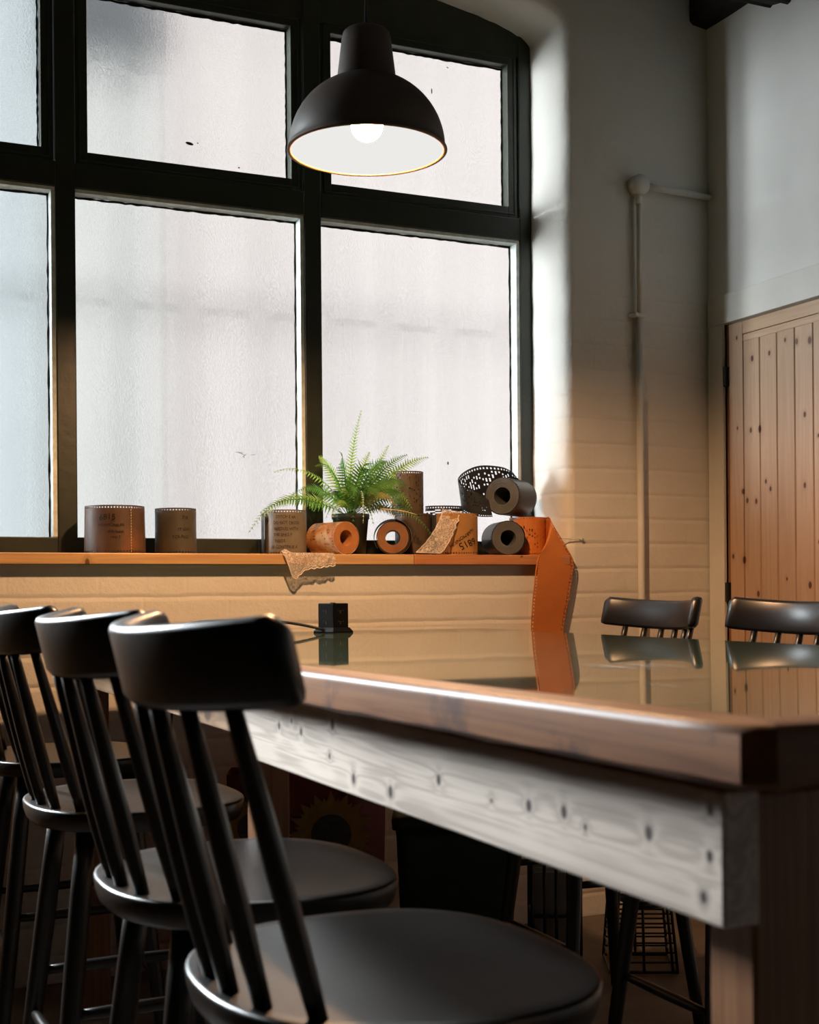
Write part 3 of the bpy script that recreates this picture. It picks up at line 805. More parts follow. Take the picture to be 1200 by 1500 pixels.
# ------------------------------------------------------------------ pendant lamp
LX, LY, LZ, LR = 1.060, 2.519, 1.899, .1605
lamp = thing('pendant_lamp', 'dark domed pendant lamp glowing over the table, before the window', 'lamp', (LX, LY, LZ))
bm = new_bm(); HD = .157
dome = [(LR+.0035, 0.0), (LR+.004, .0025), (LR+.0015, .005)]
dome += [(LR*math.cos(a), .005 + (HD-.005)*math.sin(a)) for a in [i*1.19/22 for i in range(1, 23)]]
lathe(bm, dome, 72); mk('shade', bm, M_shade, lamp, True)
bm = new_bm()
rt, zt_ = dome[-1]
lathe(bm, [(rt-.002, zt_-.006), (.0615, zt_-.001), (.0605, zt_+.004), (.0505, .232), (.0480, .241), (.042, .2465), (.020, .2485), (.0045, .249), (.004, .262)], 56, cap_end=True); mk('neck', bm, M_shade, lamp, True)
bm = new_bm()
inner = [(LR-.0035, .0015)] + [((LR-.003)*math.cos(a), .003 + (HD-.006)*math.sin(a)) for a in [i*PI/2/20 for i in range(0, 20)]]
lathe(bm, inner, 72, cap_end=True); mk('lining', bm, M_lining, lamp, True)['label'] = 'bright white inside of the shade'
bm = new_bm()
lathe(bm, [(.033*math.sin(PI*(i+.02)/16.04), .054 - .033*math.cos(PI*i/16)) for i in range(17)], 24, cap_start=True, cap_end=True); mk('bulb', bm, M_bulb, lamp, True)
bm = new_bm()
lathe(bm, [(LR+.0002+.0042*math.cos(a), .0008+.0022*math.sin(a)) for a in [2*PI*i/10 for i in range(11)]], 72); mk('rolled_rim', bm, plain('bronze_rim', (0.085, 0.036, 0.013), 0.5, 0.3), lamp, True)
bm = new_bm(); tube(bm, [(0, 0, .26), (0, 0, ZC-LZ-.03)], .0032, 8); mk('cord', bm, M_cable, lamp, True)
bm = new_bm(); lathe(bm, [(.045, ZC-LZ), (.045, ZC-LZ-.02), (.03, ZC-LZ-.035), (.004, ZC-LZ-.04)], 32, cap_end=True); mk('ceiling_rose', bm, M_shade, lamp, True)

# ------------------------------------------------------------------ conduit, wire, nail
cond = thing('electrical_conduit', 'white painted conduit with round junction box near the wall corner', 'conduit', (2.364, 3.47, 0))
bm = new_bm(); tube(bm, [(0, -.016, .05), (0.001, -.016, 1.0), (0, -.016, 1.845)], .0105, 14); mk('lower_pipe', bm, M_pipe, cond, True)
bm = new_bm(); tube(bm, [(0, -.018, 1.845), (0.0, -.019, 2.225)], .0085, 14); tube(bm, [(0, -.018, 2.19), (0, -.018, 2.225)], .0108, 14); mk('upper_pipe', bm, M_pipe, cond, True)
bm = new_bm()
lathe(bm, [(.0001, -.002), (.031, -.002), (.031, .034), (.0295, .037), (.0001, .0375)], 28)
bmesh.ops.rotate(bm, verts=bm.verts, cent=(0, 0, 0), matrix=Matrix.Rotation(PI/2, 3, 'X')); bmesh.ops.translate(bm, verts=bm.verts, vec=(0, 0, 2.248)); mk('junction_box', bm, M_pipe, cond, True)
bm = new_bm(); tube(bm, [(.028, -.017, 2.247), (.09, -.018, 2.246), (.18, -.018, 2.244), (.272, -.018, 2.240)], [.012, .0105, .0105, .0105], 14); mk('side_pipe', bm, M_pipe, cond, True)
bm = new_bm(); box(bm, -.030, .016, -.030, 0, 1.838, 1.850, .003); tube(bm, [(-.022, -.034, 1.844), (-.022, 0, 1.844)], .007, 10); mk('saddle_clip', bm, M_pipe, cond, True)
wn = thing('wall_nail', 'small painted-over nail with a taut wire beside the orange strap', 'nail', (2.154, 3.47, 1.150))
bm = new_bm(); tube(bm, [(0, .004, 0), (0, -.012, 0)], [.004, .005], 10); mk('nail_head', bm, M_trim, wn, True)
bm = new_bm(); tube(bm, [(0, -.008, 0), (-.03, -.0085, -.001), (-.062, -.006, .001), (-.10, -.002, .001)], .0014, 6); mk('wire', bm, M_trim, wn, True)

# ------------------------------------------------------------------ power tower on the table
PX, PY = 1.158, 2.985
pw = thing('power_tower', 'black cube power socket tower on the table end by the wall', 'socket tower', (PX, PY, Z_T + tz(PY)), 0.36)
bm = new_bm(); box(bm, -.0245, .0245, -.0275, .0275, .010, .0705, .002); mk('body', bm, M_plug, pw)
bm = new_bm()
def rc(w_, d_, z): return [(-w_, -d_, z), (w_, -d_, z), (w_, d_, z), (-w_, d_, z)]
loft(bm, [rc(.032, .035, 0), rc(.0325, .0355, .003), rc(.026, .029, .0125)]); mk('base', bm, M_plug, pw)
bm = new_bm(); box(bm, -.010, -.001, -.01, .0, .0705, .0722, .0006); mk('switch_button', bm, M_plug, pw)
for f, (sgn) in enumerate((1,)):
    for z in (.026, .052):
        bm = new_bm(); box(bm, -.0035, -.0005, -.0285, -.0273, z-.006, z+.002); box(bm, .004, .008, -.0285, -.0273, z, z+.002); box(bm, -.010, -.006, -.0285, -.0273, z, z+.002); mk('socket_slot', bm, M_darkcard, pw)
        bm = new_bm(); box(bm, -.0255, -.0243, -.003, -.0005, z-.006, z+.002); box(bm, -.0255, -.0243, .005, .009, z, z+.002); mk('socket_slot', bm, M_darkcard, pw)
_R = Matrix.Rotation(-.36, 3, 'Z'); _O = Vector((PX, PY, Z_T + tz(PY)))
cp = [_R @ (Vector(p) - _O) for p in bez((1.128, 2.975, .905), (1.05, 3.03, .93), (.96, 3.10, .928), 10) + bez((.96, 3.10, .928), (.88, 3.17, .925), (.86, 3.335, .93), 8, (.856, 3.345, .86))[1:] + [Vector((.855, 3.35, .70)), Vector((.85, 3.37, .40))]]
bm = new_bm(); tube(bm, cp, .0034, 8); mk('cable', bm, M_cable, pw, True)

# ------------------------------------------------------------------ card and leather rolls on the sill
ZS = 1.100
G3 = 'punched card rolls standing on the window sill'
def circ(r, ry=None, a0=0.0, a1=2*PI, n=72, seam=0.0):
    ry = ry or r
    return [((r + seam*i/n)*math.cos(a0+(a1-a0)*i/n), (ry + seam*i/n)*math.sin(a0+(a1-a0)*i/n)) for i in range(n+1)]
def edge_holes(i, j, nu, nv): return (j == 1 or j == nv-2) and i % 2 == 0
def music(seed, dens):
    rg = random.Random(seed); pat = {}
    def f(i, j, nu, nv):
        if edge_holes(i, j, nu, nv): return True
        if not 3 <= j <= nv-4: return False
        k = (i//2, j)
        if k not in pat: pat[k] = rg.random() < dens
        return pat[k] and i % 2 == 0
    return f
def upright(name, label, x, y, r, h, m, group=G3, ry=None, holes=edge_holes, z=ZS, taper=None, cell=.004, rot=0.0, seam=True):
    t = thing(name, label, 'card roll', (x, y, z), rot, group)
    bm = new_bm(); sheet(bm, circ(r-.003, (ry or r)-.003, -PI*.35, 2*PI-PI*.35+.12, 90, .003), 0, h, cell, holes, .0014, None, taper)
    o = mk('card_sheet', bm, m, t)
    for p in o.data.polygons: p.use_smooth = False
    return t
def cyl_map(r, th0, ry=None, off=.0008, taper=None):
    """lettering onto the front of a standing roll: u runs to the right as seen from the room"""
    ry = ry or r
    def f(u, v):
        a = th0 + u/r; return ((r+off)*math.cos(a), (ry+off)*math.sin(a), v)
    return f
FR = -PI/2 - .34      # the side of a roll that faces the camera

t = upright('brown_roll', 'wide brown card roll standing alone furthest left on the sill', .757, 3.552, .081, .127, M_brownpaper, taper=lambda q: 1 - .03*q)
mp = cyl_map(.081, FR, off=.0018)
writing('6815', .022, mp, M_ink, t, 0, -.010, .094, seed=1); writing('HARMONIUM', .011, mp, M_ink, t, 0, .0, .074, seed=2)
writing('the tune', .012, mp, M_ink, t, 0, .012, .058, seed=3); writing('reel 3', .011, mp, M_ink, t, 0, .012, .043, seed=4)
bm = new_bm()
for k in range(17): tube(bm, [mp(.052, .004 + k*.0072), mp(.0525, .004 + k*.0072 + .0045)], .0011, 6)
mk('stitching', bm, M_thread, t)
bm = new_bm(); lathe(bm, [(.070, .004), (.070, .118)], 48); mk('inner_turn', bm, M_umber, t, True)
t = upright('olive_roll', 'narrow olive card roll standing just right of the wide brown one', .922, 3.552, .0565, .124, M_olivepaper, taper=lambda q: 1 - .02*q + .05*(q-.5)**2)
mp = cyl_map(.0565, FR, off=.0018)
writing('7/6', .014, mp, M_ink, t, 0, .030, .098, seed=5); writing('IT Girl', .012, mp, M_ink, t, 0, .026, .066, seed=6); writing('YOUNG', .012, mp, M_ink, t, 0, .016, .046, seed=7)
bm = new_bm(); lathe(bm, [(.047, .004), (.047, .116)], 40); mk('inner_turn', bm, M_umber, t, True)

t = upright('handwritten_roll', 'greyed card roll covered in lines of handwriting, under the fern fronds', 1.248, 3.585, .060, .127, M_greypaper)
mp = cyl_map(.060, FR, off=.0018)
for k, (s, u) in enumerate((('STITCH E 4A', .0), ('DO NOT CROSS', .002), ('NEEDLES WITH', .002), ('THE SPIKE F', -.008), ('INSIDE.', -.014), ('(6) CONTINUE A', -.004))):
    writing(s, .0125, mp, M_ink, t, -.01, u, .106 - k*.0168, sx=.80, seed=20+k)
bm = new_bm(); sheet(bm, [(-.064, .02), (-.068, .005), (-.069, -.014)], .0, .118, .004, edge_holes, .002); mk('dark_end_flap', bm, M_darkcard, t)
bm = new_bm(); lathe(bm, [(.050, .004), (.050, .120)], 40); mk('inner_turn', bm, M_umber, t, True)

def lying(name, label, x, y, z, ax, r, rb, L, m_side, m_end, group, holes, plug=True):
    """a roll lying on its side; (x, y, z) is the centre of the end facing the room, ax the 2-D direction it faces"""
    t = thing(name, label, 'card roll', (x, y, z), 0, group)
    d = Vector((ax[0], ax[1], 0)).normalized(); side = Vector((-d.y, d.x, 0)); up = Vector((0, 0, 1))
    fr = lambda px, py, pz: tuple(side*px + up*py - d*pz)
    bm = new_bm(); sheet(bm, circ(r-.0016, None, PI*.2, 2.2*PI+.1, 80, .0016), 0, L, .004, holes, .0013, fr); mk('card_sheet', bm, m_side, t)
    bm = new_bm()
    prof = [(rb, L-.004), (rb, .0015)]
    k = 7
    for i in range(k):
        a, b = rb + (r-.002-rb)*i/k, rb + (r-.002-rb)*(i+1)/k
        prof += [(a+.0003, .0003), (b-.0006, .0003), (b-.0003, .0016)]
    prof += [(r-.002, L-.001), (rb, L-.001)]
    rings = [[fr(q*math.cos(2*PI*i/48), q*math.sin(2*PI*i/48), z_) for i in range(48)] for q, z_ in prof]
    loft(bm, rings, True, False); mk('coiled_layers', bm, m_end, t)
    if plug:  # added dark disc that keeps light from showing through the bore
        bm = new_bm(); c_ = [[fr((rb+.001)*math.cos(2*PI*i/32), (rb+.001)*math.sin(2*PI*i/32), q) for i in range(32)] for q in (L*.75, L*.75+.004)]
        loft(bm, c_); mk('bore_plug', bm, M_darkcard, t)
    return t, fr
def az(deg): return (math.sin(math.radians(deg)), math.cos(math.radians(deg)))
G4 = 'card rolls lying on their sides on the sill'
t, fr = lying('tan_roll', 'tan roll lying on its side, bore facing the room, left of centre', 1.388, 3.472, ZS+.0465, az(161.6), .0465, .0225, .122, M_tanpaper, M_tanend, G4, music(4, .16))
t, fr = lying('see_through_roll', 'brown roll lying end-on below the fern with daylight through its bore', 1.540, 3.492, ZS+.050, az(203.5), .0475, .0215, .105, M_darkbrown, M_brownend, G4, edge_holes, False)
bm = new_bm()
lp = [( .046*math.cos(a) , -.003 + .046*math.sin(a)) for a in [(-.9+i*.13) for i in range(10)]]
lp += [(-.056*math.cos(a) + .004, -.002 + .054*math.sin(a)) for a in [PI/2 - .25 - i*.12 for i in range(21)]]
lp = [(.0525*math.cos(a)*(1 if a < 2 else 1.03), .0008 + .0508*math.sin(a)) for a in [(-1.2+i*.11) for i in range(46)]]
sheet(bm, lp, -.008, .10, .004, edge_holes, .0013, fr); mk('loose_outer_turn', bm, M_darkbrown, t)

G5 = 'dark brown card rolls stacked behind the sill centre'
t = upright('lower_umber_roll', 'plain dark brown card roll under a second, speckled roll', 1.646, 3.583, .054, .1235, M_darkbrown, G5)
bm = new_bm(); lathe(bm, [(.0001, .1225), (.050, .1225), (.050, .004)], 40); mk('inner_turn', bm, M_umber, t, True)
t = upright('upper_umber_roll', 'speckled umber card roll standing on top of another roll, right of fern', 1.630, 3.585, .0480, .124, M_umber, G5, holes=music(9, .20), z=ZS+.1238, cell=.0034)
bm = new_bm(); lathe(bm, [(.041, .002), (.041, .118)], 40); mk('inner_turn', bm, M_darkbrown, t, True)

t = upright('ochre_roll', 'ochre card roll marked with upside-down handwriting, half behind lace', 1.752, 3.502, .066, .122, M_ochre, G3, ry=.036)
def flatmap(u, v):
    a = -PI/2 - .20 + u/.066
    return (.0688*math.cos(a), .0388*math.sin(a), v)
writing('6815', .030, flatmap, M_ink, t, PI + .42, .028, .034, sx=1.0, seed=41)
writing('HARMONIUM', .0150, flatmap, M_ink, t, PI + .60, .009, .050, sx=1.0, seed=42)
t = thing('black_punched_roll', 'low black punched sheet standing in a curve behind the ochre roll', 'card roll', (1.758, 3.600, ZS), 0, G3)
def low_holes(i, j, nu, nv):
    if j == nv-2: return i % 2 == 0
    return nv-8 < j < nv-3 and random.Random((i//2)*77+j*5).random() < .38
bm = new_bm(); sheet(bm, circ(.060, .043, PI*.95, PI*2.12, 60), 0, .150, .004, low_holes, .0014); mk('card_sheet', bm, M_blackcard, t)

t, fr = lying('black_roll', 'charcoal roll lying on the sill under the large black one', 1.905, 3.470, ZS+.0515, az(194.0), .0515, .0235, .125, M_blackcard, M_blackend, G4, edge_holes)
BX, BY, BZc = 1.912, 3.520, 1.2795
t, fr = lying('large_black_roll', 'large black punched roll half unrolled on top of the pile', BX, BY, BZc, az(232.0), .0565, .0265, .135, M_blackcard, M_blackend, G4, edge_holes)
_T = [(1.9731, 3.56, 1.3556), (1.9547, 3.6, 1.3752), (1.892, 3.62, 1.3792), (1.8351, 3.61, 1.3599), (1.7918, 3.575, 1.3309), (1.79, 3.54, 1.3077), (1.8272, 3.515, 1.2864), (1.8584, 3.505, 1.2661)]
_B = [(2.0382, 3.6, 1.3123), (2.0061, 3.63, 1.2606), (1.9393, 3.64, 1.2494), (1.8846, 3.64, 1.242), (1.8073, 3.58, 1.2433), (1.8078, 3.545, 1.2248), (1.8406, 3.52, 1.2158), (1.8744, 3.51, 1.2158)]
O2 = Vector((BX, BY, BZc))
def crv(P, f):
    i = min(int(f), len(P)-2); q = f - i
    p0, p1, p2, p3 = [Vector(P[min(max(i+o_, 0), len(P)-1)]) for o_ in (-1, 0, 1, 2)]
    return 0.5*((2*p1) + (p2-p0)*q + (2*p0-5*p1+4*p2-p3)*q*q + (3*p1-p0-3*p2+p3)*q**3)
NUf, NVf = 84, 24
GR = [[crv(_T, 7*i/NUf).lerp(crv(_B, 7*i/NUf), j/NVf) - O2 for j in range(NVf+1)] for i in range(NUf+1)]
def punched(i, j):
    if j in (1, NVf-2): return i % 2 == 0
    if not 2 < j < NVf-2: return False
    dens = .36 if (i < 50 and j < 12) else (.16 if 52 < i < 78 and j < 16 else .03)
    return random.Random(i*131 + j*7).random() < dens and i % 2 == 0
bm = new_bm()
for off in (0.0, .0012):
    vv = [[bm.verts.new(p + Vector((0, off, 0))) for p in c_] for c_ in GR]
    for i in range(NUf):
        for j in range(NVf):
            if not punched(i, j): bm.faces.new((vv[i][j], vv[i+1][j], vv[i+1][j+1], vv[i][j+1]))
for v in [v for v in bm.verts if not v.link_faces]: bm.verts.remove(v)
fl = mk('unrolled_flap', bm, M_blackcard, t)
for p in fl.data.polygons: p.use_smooth = True

# orange leather roll with its tail hanging over the sill
t = thing('orange_roll', 'orange leather roll at the sill end, its tail hanging down the wall', 'leather roll', (2.012, 3.545, ZS), 0, None)
bm = new_bm(); sheet(bm, circ(.052, .052, -.10, 2*PI-.6, 90, .003), 0, .1165, .004, music(15, .10), .0014); mk('leather_coil', bm, M_orange, t)
bm = new_bm(); lathe(bm, [(.040, .003), (.040, .112)], 40); mk('inner_turn', bm, M_orange, t, True)
# the strap: lower edge becomes the left edge, upper edge the right edge
o = Vector((2.012, 3.545, ZS))
secs = [((2.040, 3.585, 1.101), (2.042, 3.585, 1.2165)), ((2.060, 3.530, 1.101), (2.062, 3.530, 1.2165)), ((2.0425, 3.475, 1.105), (2.052, 3.478, 1.2150)), ((1.998, 3.427, 1.112), (2.046, 3.448, 1.190)), ((1.978, 3.421, 1.095), (2.085, 3.445, 1.130)), ((1.9685, 3.420, 1.060), (2.112, 3.442, 1.079)),
        ((1.962, 3.420, 1.010), (2.104, 3.440, 1.020)), ((1.957, 3.424, .950), (2.090, 3.441, .950)), ((1.956, 3.430, .880), (2.076, 3.443, .878)), ((1.960, 3.438, .80), (2.070, 3.447, .80)), ((1.966, 3.446, .72), (2.070, 3.452, .72))]
rows = []
for i in range(len(secs)-1):
    for q in range(6):
        s = q/6
        def cr(k):
            p0, p1, p2, p3 = [Vector(secs[min(max(i+o_, 0), len(secs)-1)][k]) for o_ in (-1, 0, 1, 2)]
            return 0.5*((2*p1) + (p2-p0)*s + (2*p0-5*p1+4*p2-p3)*s*s + (3*p1-p0-3*p2+p3)*s**3)
        rows.append((cr(0), cr(1)))
rows.append((Vector(secs[-1][0]), Vector(secs[-1][1])))
bm = new_bm(); NV = 30
G = []
for a, b in rows: G.append([a.lerp(b, j/NV) for j in range(NV+1)])
ii = []          # subdivide along the length so that the edge holes are small
fine = []
for a, b in zip(G, G[1:]):
    for q in range(2): fine.append([pa.lerp(pb, q/2) for pa, pb in zip(a, b)])
fine.append(G[-1])
F_, B_ = [], []
for i, r_ in enumerate(fine):
    nx_ = fine[min(i+1, len(fine)-1)]; pv = fine[max(i-1, 0)]
    fr_, br_ = [], []
    for j, p in enumerate(r_):
        tu = nx_[j]-pv[j]; tv = r_[min(j+1, NV)]-r_[max(j-1, 0)]; nn = tu.cross(tv).normalized()
        fr_.append(bm.verts.new(p-o)); br_.append(bm.verts.new(p-o+nn*.0015))
    F_.append(fr_); B_.append(br_)
sol = lambda i, j: 0 <= i < len(fine)-1 and 0 <= j < NV and not (j in (1, NV-2) and i % 2 == 0)
for i in range(len(fine)-1):
    for j in range(NV):
        if not sol(i, j): continue
        bm.faces.new((F_[i][j], F_[i+1][j], F_[i+1][j+1], F_[i][j+1])); bm.faces.new((B_[i][j], B_[i][j+1], B_[i+1][j+1], B_[i+1][j]))
        for di, dj, a, b in ((-1,0,(i,j),(i,j+1)),(1,0,(i+1,j+1),(i+1,j)),(0,-1,(i+1,j),(i,j)),(0,1,(i,j+1),(i+1,j+1))):
            if not sol(i+di, j+dj): bm.faces.new((F_[a[0]][a[1]], F_[b[0]][b[1]], B_[b[0]][b[1]], B_[a[0]][a[1]]))
for v in [v for v in bm.verts if not v.link_faces]: bm.verts.remove(v)
tl = mk('hanging_tail', bm, M_orange, t, True)

# ------------------------------------------------------------------ lace
ln = thing('lace_doily', 'small cream lace piece drooping over the sill edge below the tan roll', 'lace', (1.272, 3.435, ZS))
bm = new_bm(); NU, NVv = 44, 26; G = []
for i in range(NU+1):
    u = i/NU; x = -.086 + .150*u; col = []
    hang = .050 - .018*u + .020*math.exp(-((u-.18)/.14)**2) + .0042*abs(math.sin(u*PI*8))
    if u < .12: hang *= max(.05, u/.12)
    back = .050
    for j in range(NVv+1):
        s = (back + hang)*j/NVv
        fold = .0035*math.sin(u*17 + j*.3) + .003*math.sin(u*9+1)
        if s < back: p = (x + .010*(1-s/back), .050 - s, .0022 + .0012*abs(math.sin(u*13+j)) + .010*math.exp(-((u-.07)/.09)**2)*(math.sin(PI*min(1, s/back))))
        else:
            dd = s - back; p = (x + .06*dd*(1-u) + .08*dd, -.0035 - abs(fold)*min(1, dd/.01), .0022 - dd)
        col.append(Vector(p))
    G.append(col)
W_ = [[bm.verts.new(p) for p in c_] for c_ in G]
for i in range(NU):
    for j in range(NVv): bm.faces.new((W_[i][j], W_[i+1][j], W_[i+1][j+1], W_[i][j+1]))
mk('lace_cloth', bm, M_lace, ln, True)
bm = new_bm(); tube(bm, [c_[-1] for c_ in G], .0014, 6); tube(bm, [c_[-1] + Vector((0, -.001, .006)) for c_ in G], .0009, 6); mk('scalloped_hem', bm, M_lacehem, ln, True)

ls = thing('lace_ribbon', 'strip of cream lace draped diagonally across the ochre roll', 'lace', (1.71, 3.45, ZS))
O_ = Vector((1.71, 3.45, ZS))
left = bez((1.702, 3.500, 1.236), (1.680, 3.462, 1.19), (1.618, 3.448, 1.128), 20, (1.590, 3.446, 1.106))
right = bez((1.748, 3.480, 1.227), (1.724, 3.458, 1.18), (1.700, 3.446, 1.135), 20, (1.664, 3.440, 1.1035))
bm = new_bm(); G = []
for i in range(21):
    row = []
    for j in range(13):
        q = left[i].lerp(right[i], j/12)
        wv_ = .0035*math.sin(j*.9 + i*.35) + (.0035*math.sin(i*2.1) if j in (0, 12) else 0)
        row.append(q - O_ + Vector((.003*math.sin(i*2.1) if j == 12 else 0, -.004 + wv_*.6, 0)))
    G.append(row)
W_ = [[bm.verts.new(p) for p in c_] for c_ in G]
for i in range(20):
    for j in range(12): bm.faces.new((W_[i][j], W_[i+1][j], W_[i+1][j+1], W_[i][j+1]))
back_ = bez((1.712, 3.500, 1.238), (1.72, 3.53, 1.236), (1.728, 3.545, 1.215), 4)
mk('lace_band', bm, M_lace, ls, True)
bm = new_bm(); tube(bm, [r_[-1] + Vector((.0022*math.sin(k*1.9), -.001, 0)) for k, r_ in enumerate(G)], .0016, 6); tube(bm, [r_[0] for r_ in G], .0011, 6); tube(bm, G[-1], .0014, 6)
mk('edge_cord', bm, M_lacehem, ls, True)
bm = new_bm(); rgl = random.Random(8)
for i in range(1, 20, 1):
    for j in (2, 5, 8, 10):
        p = G[i][j] + Vector((rgl.uniform(-.003, .003), -.001, rgl.uniform(-.002, .002))); rr = rgl.uniform(.0012, .0026)
        ring = [bm.verts.new(p + Vector((rr*math.cos(a), -.0006, rr*math.sin(a)))) for a in [2*PI*k/8 for k in range(8)]]; bm.faces.new(ring)
mk('floral_motifs', bm, M_lacehem, ls)

# ------------------------------------------------------------------ fern
FX, FYY = 1.445, 3.580
fern = thing('potted_fern', 'bright green fern in a dark pot among the rolls on the sill', 'plant', (FX, FYY, ZS))
bm = new_bm(); lathe(bm, [(.0001, 0), (.042, 0), (.052, .104), (.055, .106), (.055, .120), (.050, .120), (.049, .106)], 40); mk('pot', bm, M_pot, fern, True)
bm = new_bm(); lathe(bm, [(.0001, .106), (.0485, .104)], 32); mk('soil', bm, M_soil, fern)
def frond(base, ctrl, tip, width, npair, nrm, m, start=.16, curl=0.0, droop=.25):
    pts = bez(base, ctrl, tip, 36); bm = new_bm(); N3 = Vector(nrm).normalized()
    tube(bm, pts[::3], [.0013 - .0009*k/12 for k in range(13)], 5)
    rgf = random.Random(int(abs(tip[0])*9173 + abs(tip[2])*7919))
    for k in range(npair):
        t = start + (1-start)*(k+.3)/npair
        f = t*36; i = min(35, int(f)); p = pts[i].lerp(pts[i+1], f-i); T = (pts[i+1]-pts[i]).normalized()
        sd_ = T.cross(N3).normalized(); n_ = sd_.cross(T).normalized()
        s = (t-start)/(1-start); L = 1.22*width*(min(1.0, .5+2.6*s))*(1-s)**.75 + .003
        for sg in (1, -1):
            jl = rgf.uniform(.85, 1.1); D = (sd_*sg + T*(.28+.45*s) - n_*droop*rgf.uniform(.5, 1.4)).normalized()
            wd = (sd_*sg).cross(n_).normalized()*sg; wb = max(.0024, min(.0068, L*.23))
            l = L*jl; seg = 7; up_, dn_ = [], []
            for q in range(seg+1):
                u = q/seg; prof_ = (1-u)**.7*(1.0 if q % 2 == 0 else .60)*wb
                c_ = p + D*l*u - n_*droop*.35*l*u*u
                up_.append(c_ + T*prof_*.75); dn_.append(c_ - T*prof_*.75)
            vs = [bm.verts.new(x) for x in up_] ; vd = [bm.verts.new(x) for x in dn_]
            for q in range(seg): bm.faces.new((vs[q], vs[q+1], vd[q+1], vd[q]))
    return mk('frond', bm, m, fern)
c0 = Vector((FX, FYY, ZS))
def fr_abs(tip, ctrl, width, npair, m=M_leaf, nrm=(0, -.6, .8), base=None, droop=.25):
    b = Vector(base) if base else Vector((0.006*math.sin(tip[0]*90), .004*math.cos(tip[2]*70), .108))
    frond(b, Vector(ctrl)-c0, Vector(tip)-c0, width, npair, nrm, m, droop=droop)
B1, B2, B3 = M_leaf, M_leaf2, M_leaf3
fr_abs((1.468, 3.545, 1.520), (1.430, 3.570, 1.37), .024, 30, B2, (0.25, -1, .1), droop=.05)          # tall upright frond
fr_abs((1.196, 3.540, 1.330), (1.33, 3.555, 1.385), .020, 24, B2, (0, -.7, .7))
fr_abs((1.118, 3.525, 1.158), (1.24, 3.54, 1.345), .030, 30, B2, (-.2, -.7, .6))
fr_abs((1.150, 3.520, 1.215), (1.26, 3.525, 1.30), .028, 26, B1, (-.2, -.7, .6))
fr_abs((1.688, 3.560, 1.392), (1.58, 3.57, 1.38), .034, 28, B2, (0, -.8, .6))
fr_abs((1.568, 3.580, 1.425), (1.53, 3.585, 1.36), .022, 22, B2, (0, -1, .2), droop=.1)
fr_abs((1.610, 3.540, 1.395), (1.52, 3.54, 1.37), .030, 26, B1, (0, -.8, .6))
fr_abs((1.648, 3.425, 1.128), (1.57, 3.44, 1.29), .017, 26, B1, (.2, -.9, .3))
fr_abs((1.330, 3.430, 1.200), (1.37, 3.45, 1.30), .022, 22, B2, (-.2, -.7, .6))
fr_abs((1.278, 3.440, 1.215), (1.33, 3.46, 1.33), .028, 24, B1, (-.3, -.7, .6))
fr_abs((1.300, 3.480, 1.345), (1.37, 3.51, 1.39), .030, 24, B1, (0, -.6, .8))
fr_abs((1.375, 3.470, 1.385), (1.40, 3.52, 1.38), .034, 22, B1, (0, -.8, .6))
fr_abs((1.455, 3.450, 1.345), (1.45, 3.50, 1.40), .036, 22, B1, (0, -.8, .6))
fr_abs((1.520, 3.470, 1.360), (1.49, 3.50, 1.40), .034, 22, B1, (0, -.8, .6))
fr_abs((1.585, 3.470, 1.285), (1.52, 3.48, 1.37), .038, 24, B1, (.2, -.8, .6))
fr_abs((1.610, 3.510, 1.235), (1.54, 3.52, 1.36), .038, 26, B2, (.2, -.9, .4))
fr_abs((1.595, 3.470, 1.215), (1.53, 3.46, 1.31), .024, 22, B1, (.1, -.8, .5))
fr_abs((1.418, 3.420, 1.185), (1.43, 3.43, 1.36), .006, 22, plain('pale_fern_tip', (0.42, 0.55, 0.38), .5), (0, -1, .3))
fr_abs((1.400, 3.440, 1.245), (1.41, 3.47, 1.36), .030, 22, B1, (0, -.8, .6))
fr_abs((1.470, 3.425, 1.235), (1.46, 3.46, 1.36), .032, 22, B1, (0, -.8, .6))
fr_abs((1.530, 3.435, 1.225), (1.49, 3.46, 1.33), .028, 22, B3, (.1, -.8, .5))
fr_abs((1.515, 3.600, 1.405), (1.49, 3.60, 1.36), .028, 20, B2, (0, -1, .3))
fr_abs((1.352, 3.590, 1.385), (1.39, 3.60, 1.38), .028, 22, B2, (0, -.8, .5))
fr_abs((1.255, 3.560, 1.265), (1.34, 3.57, 1.345), .028, 24, B1, (-.2, -.7, .6))
fr_abs((1.440, 3.560, 1.335), (1.435, 3.57, 1.30), .030, 18, B1, (0, -1, .3))
fr_abs((1.565, 3.500, 1.175), (1.52, 3.47, 1.29), .022, 22, B3, (.1, -.8, .5))
for k in range(12):                      # short young fronds that hide the rim of the pot
    a = 2*PI*k/12 + .2; R_ = .075 + .02*math.sin(5*k)
    fr_abs((FX + R_*math.cos(a), FYY - .02 + .85*R_*math.sin(a), 1.235 + .05*math.sin(3*k)), (FX + .5*R_*math.cos(a), FYY - .02 + .45*R_*math.sin(a), 1.325), .026, 18, (B1, B2, B1)[k % 3], (.3*math.cos(a), -.5 + .3*math.sin(a), .8))
bm = new_bm(); tube(bm, bez((.05, -.10, .130), (.10, -.14, .128), (.142, -.152, .112), 8), [.0016]*6 + [.0012, .001, .0008], 6); mk('dry_stalk', bm, M_thread, fern, True)

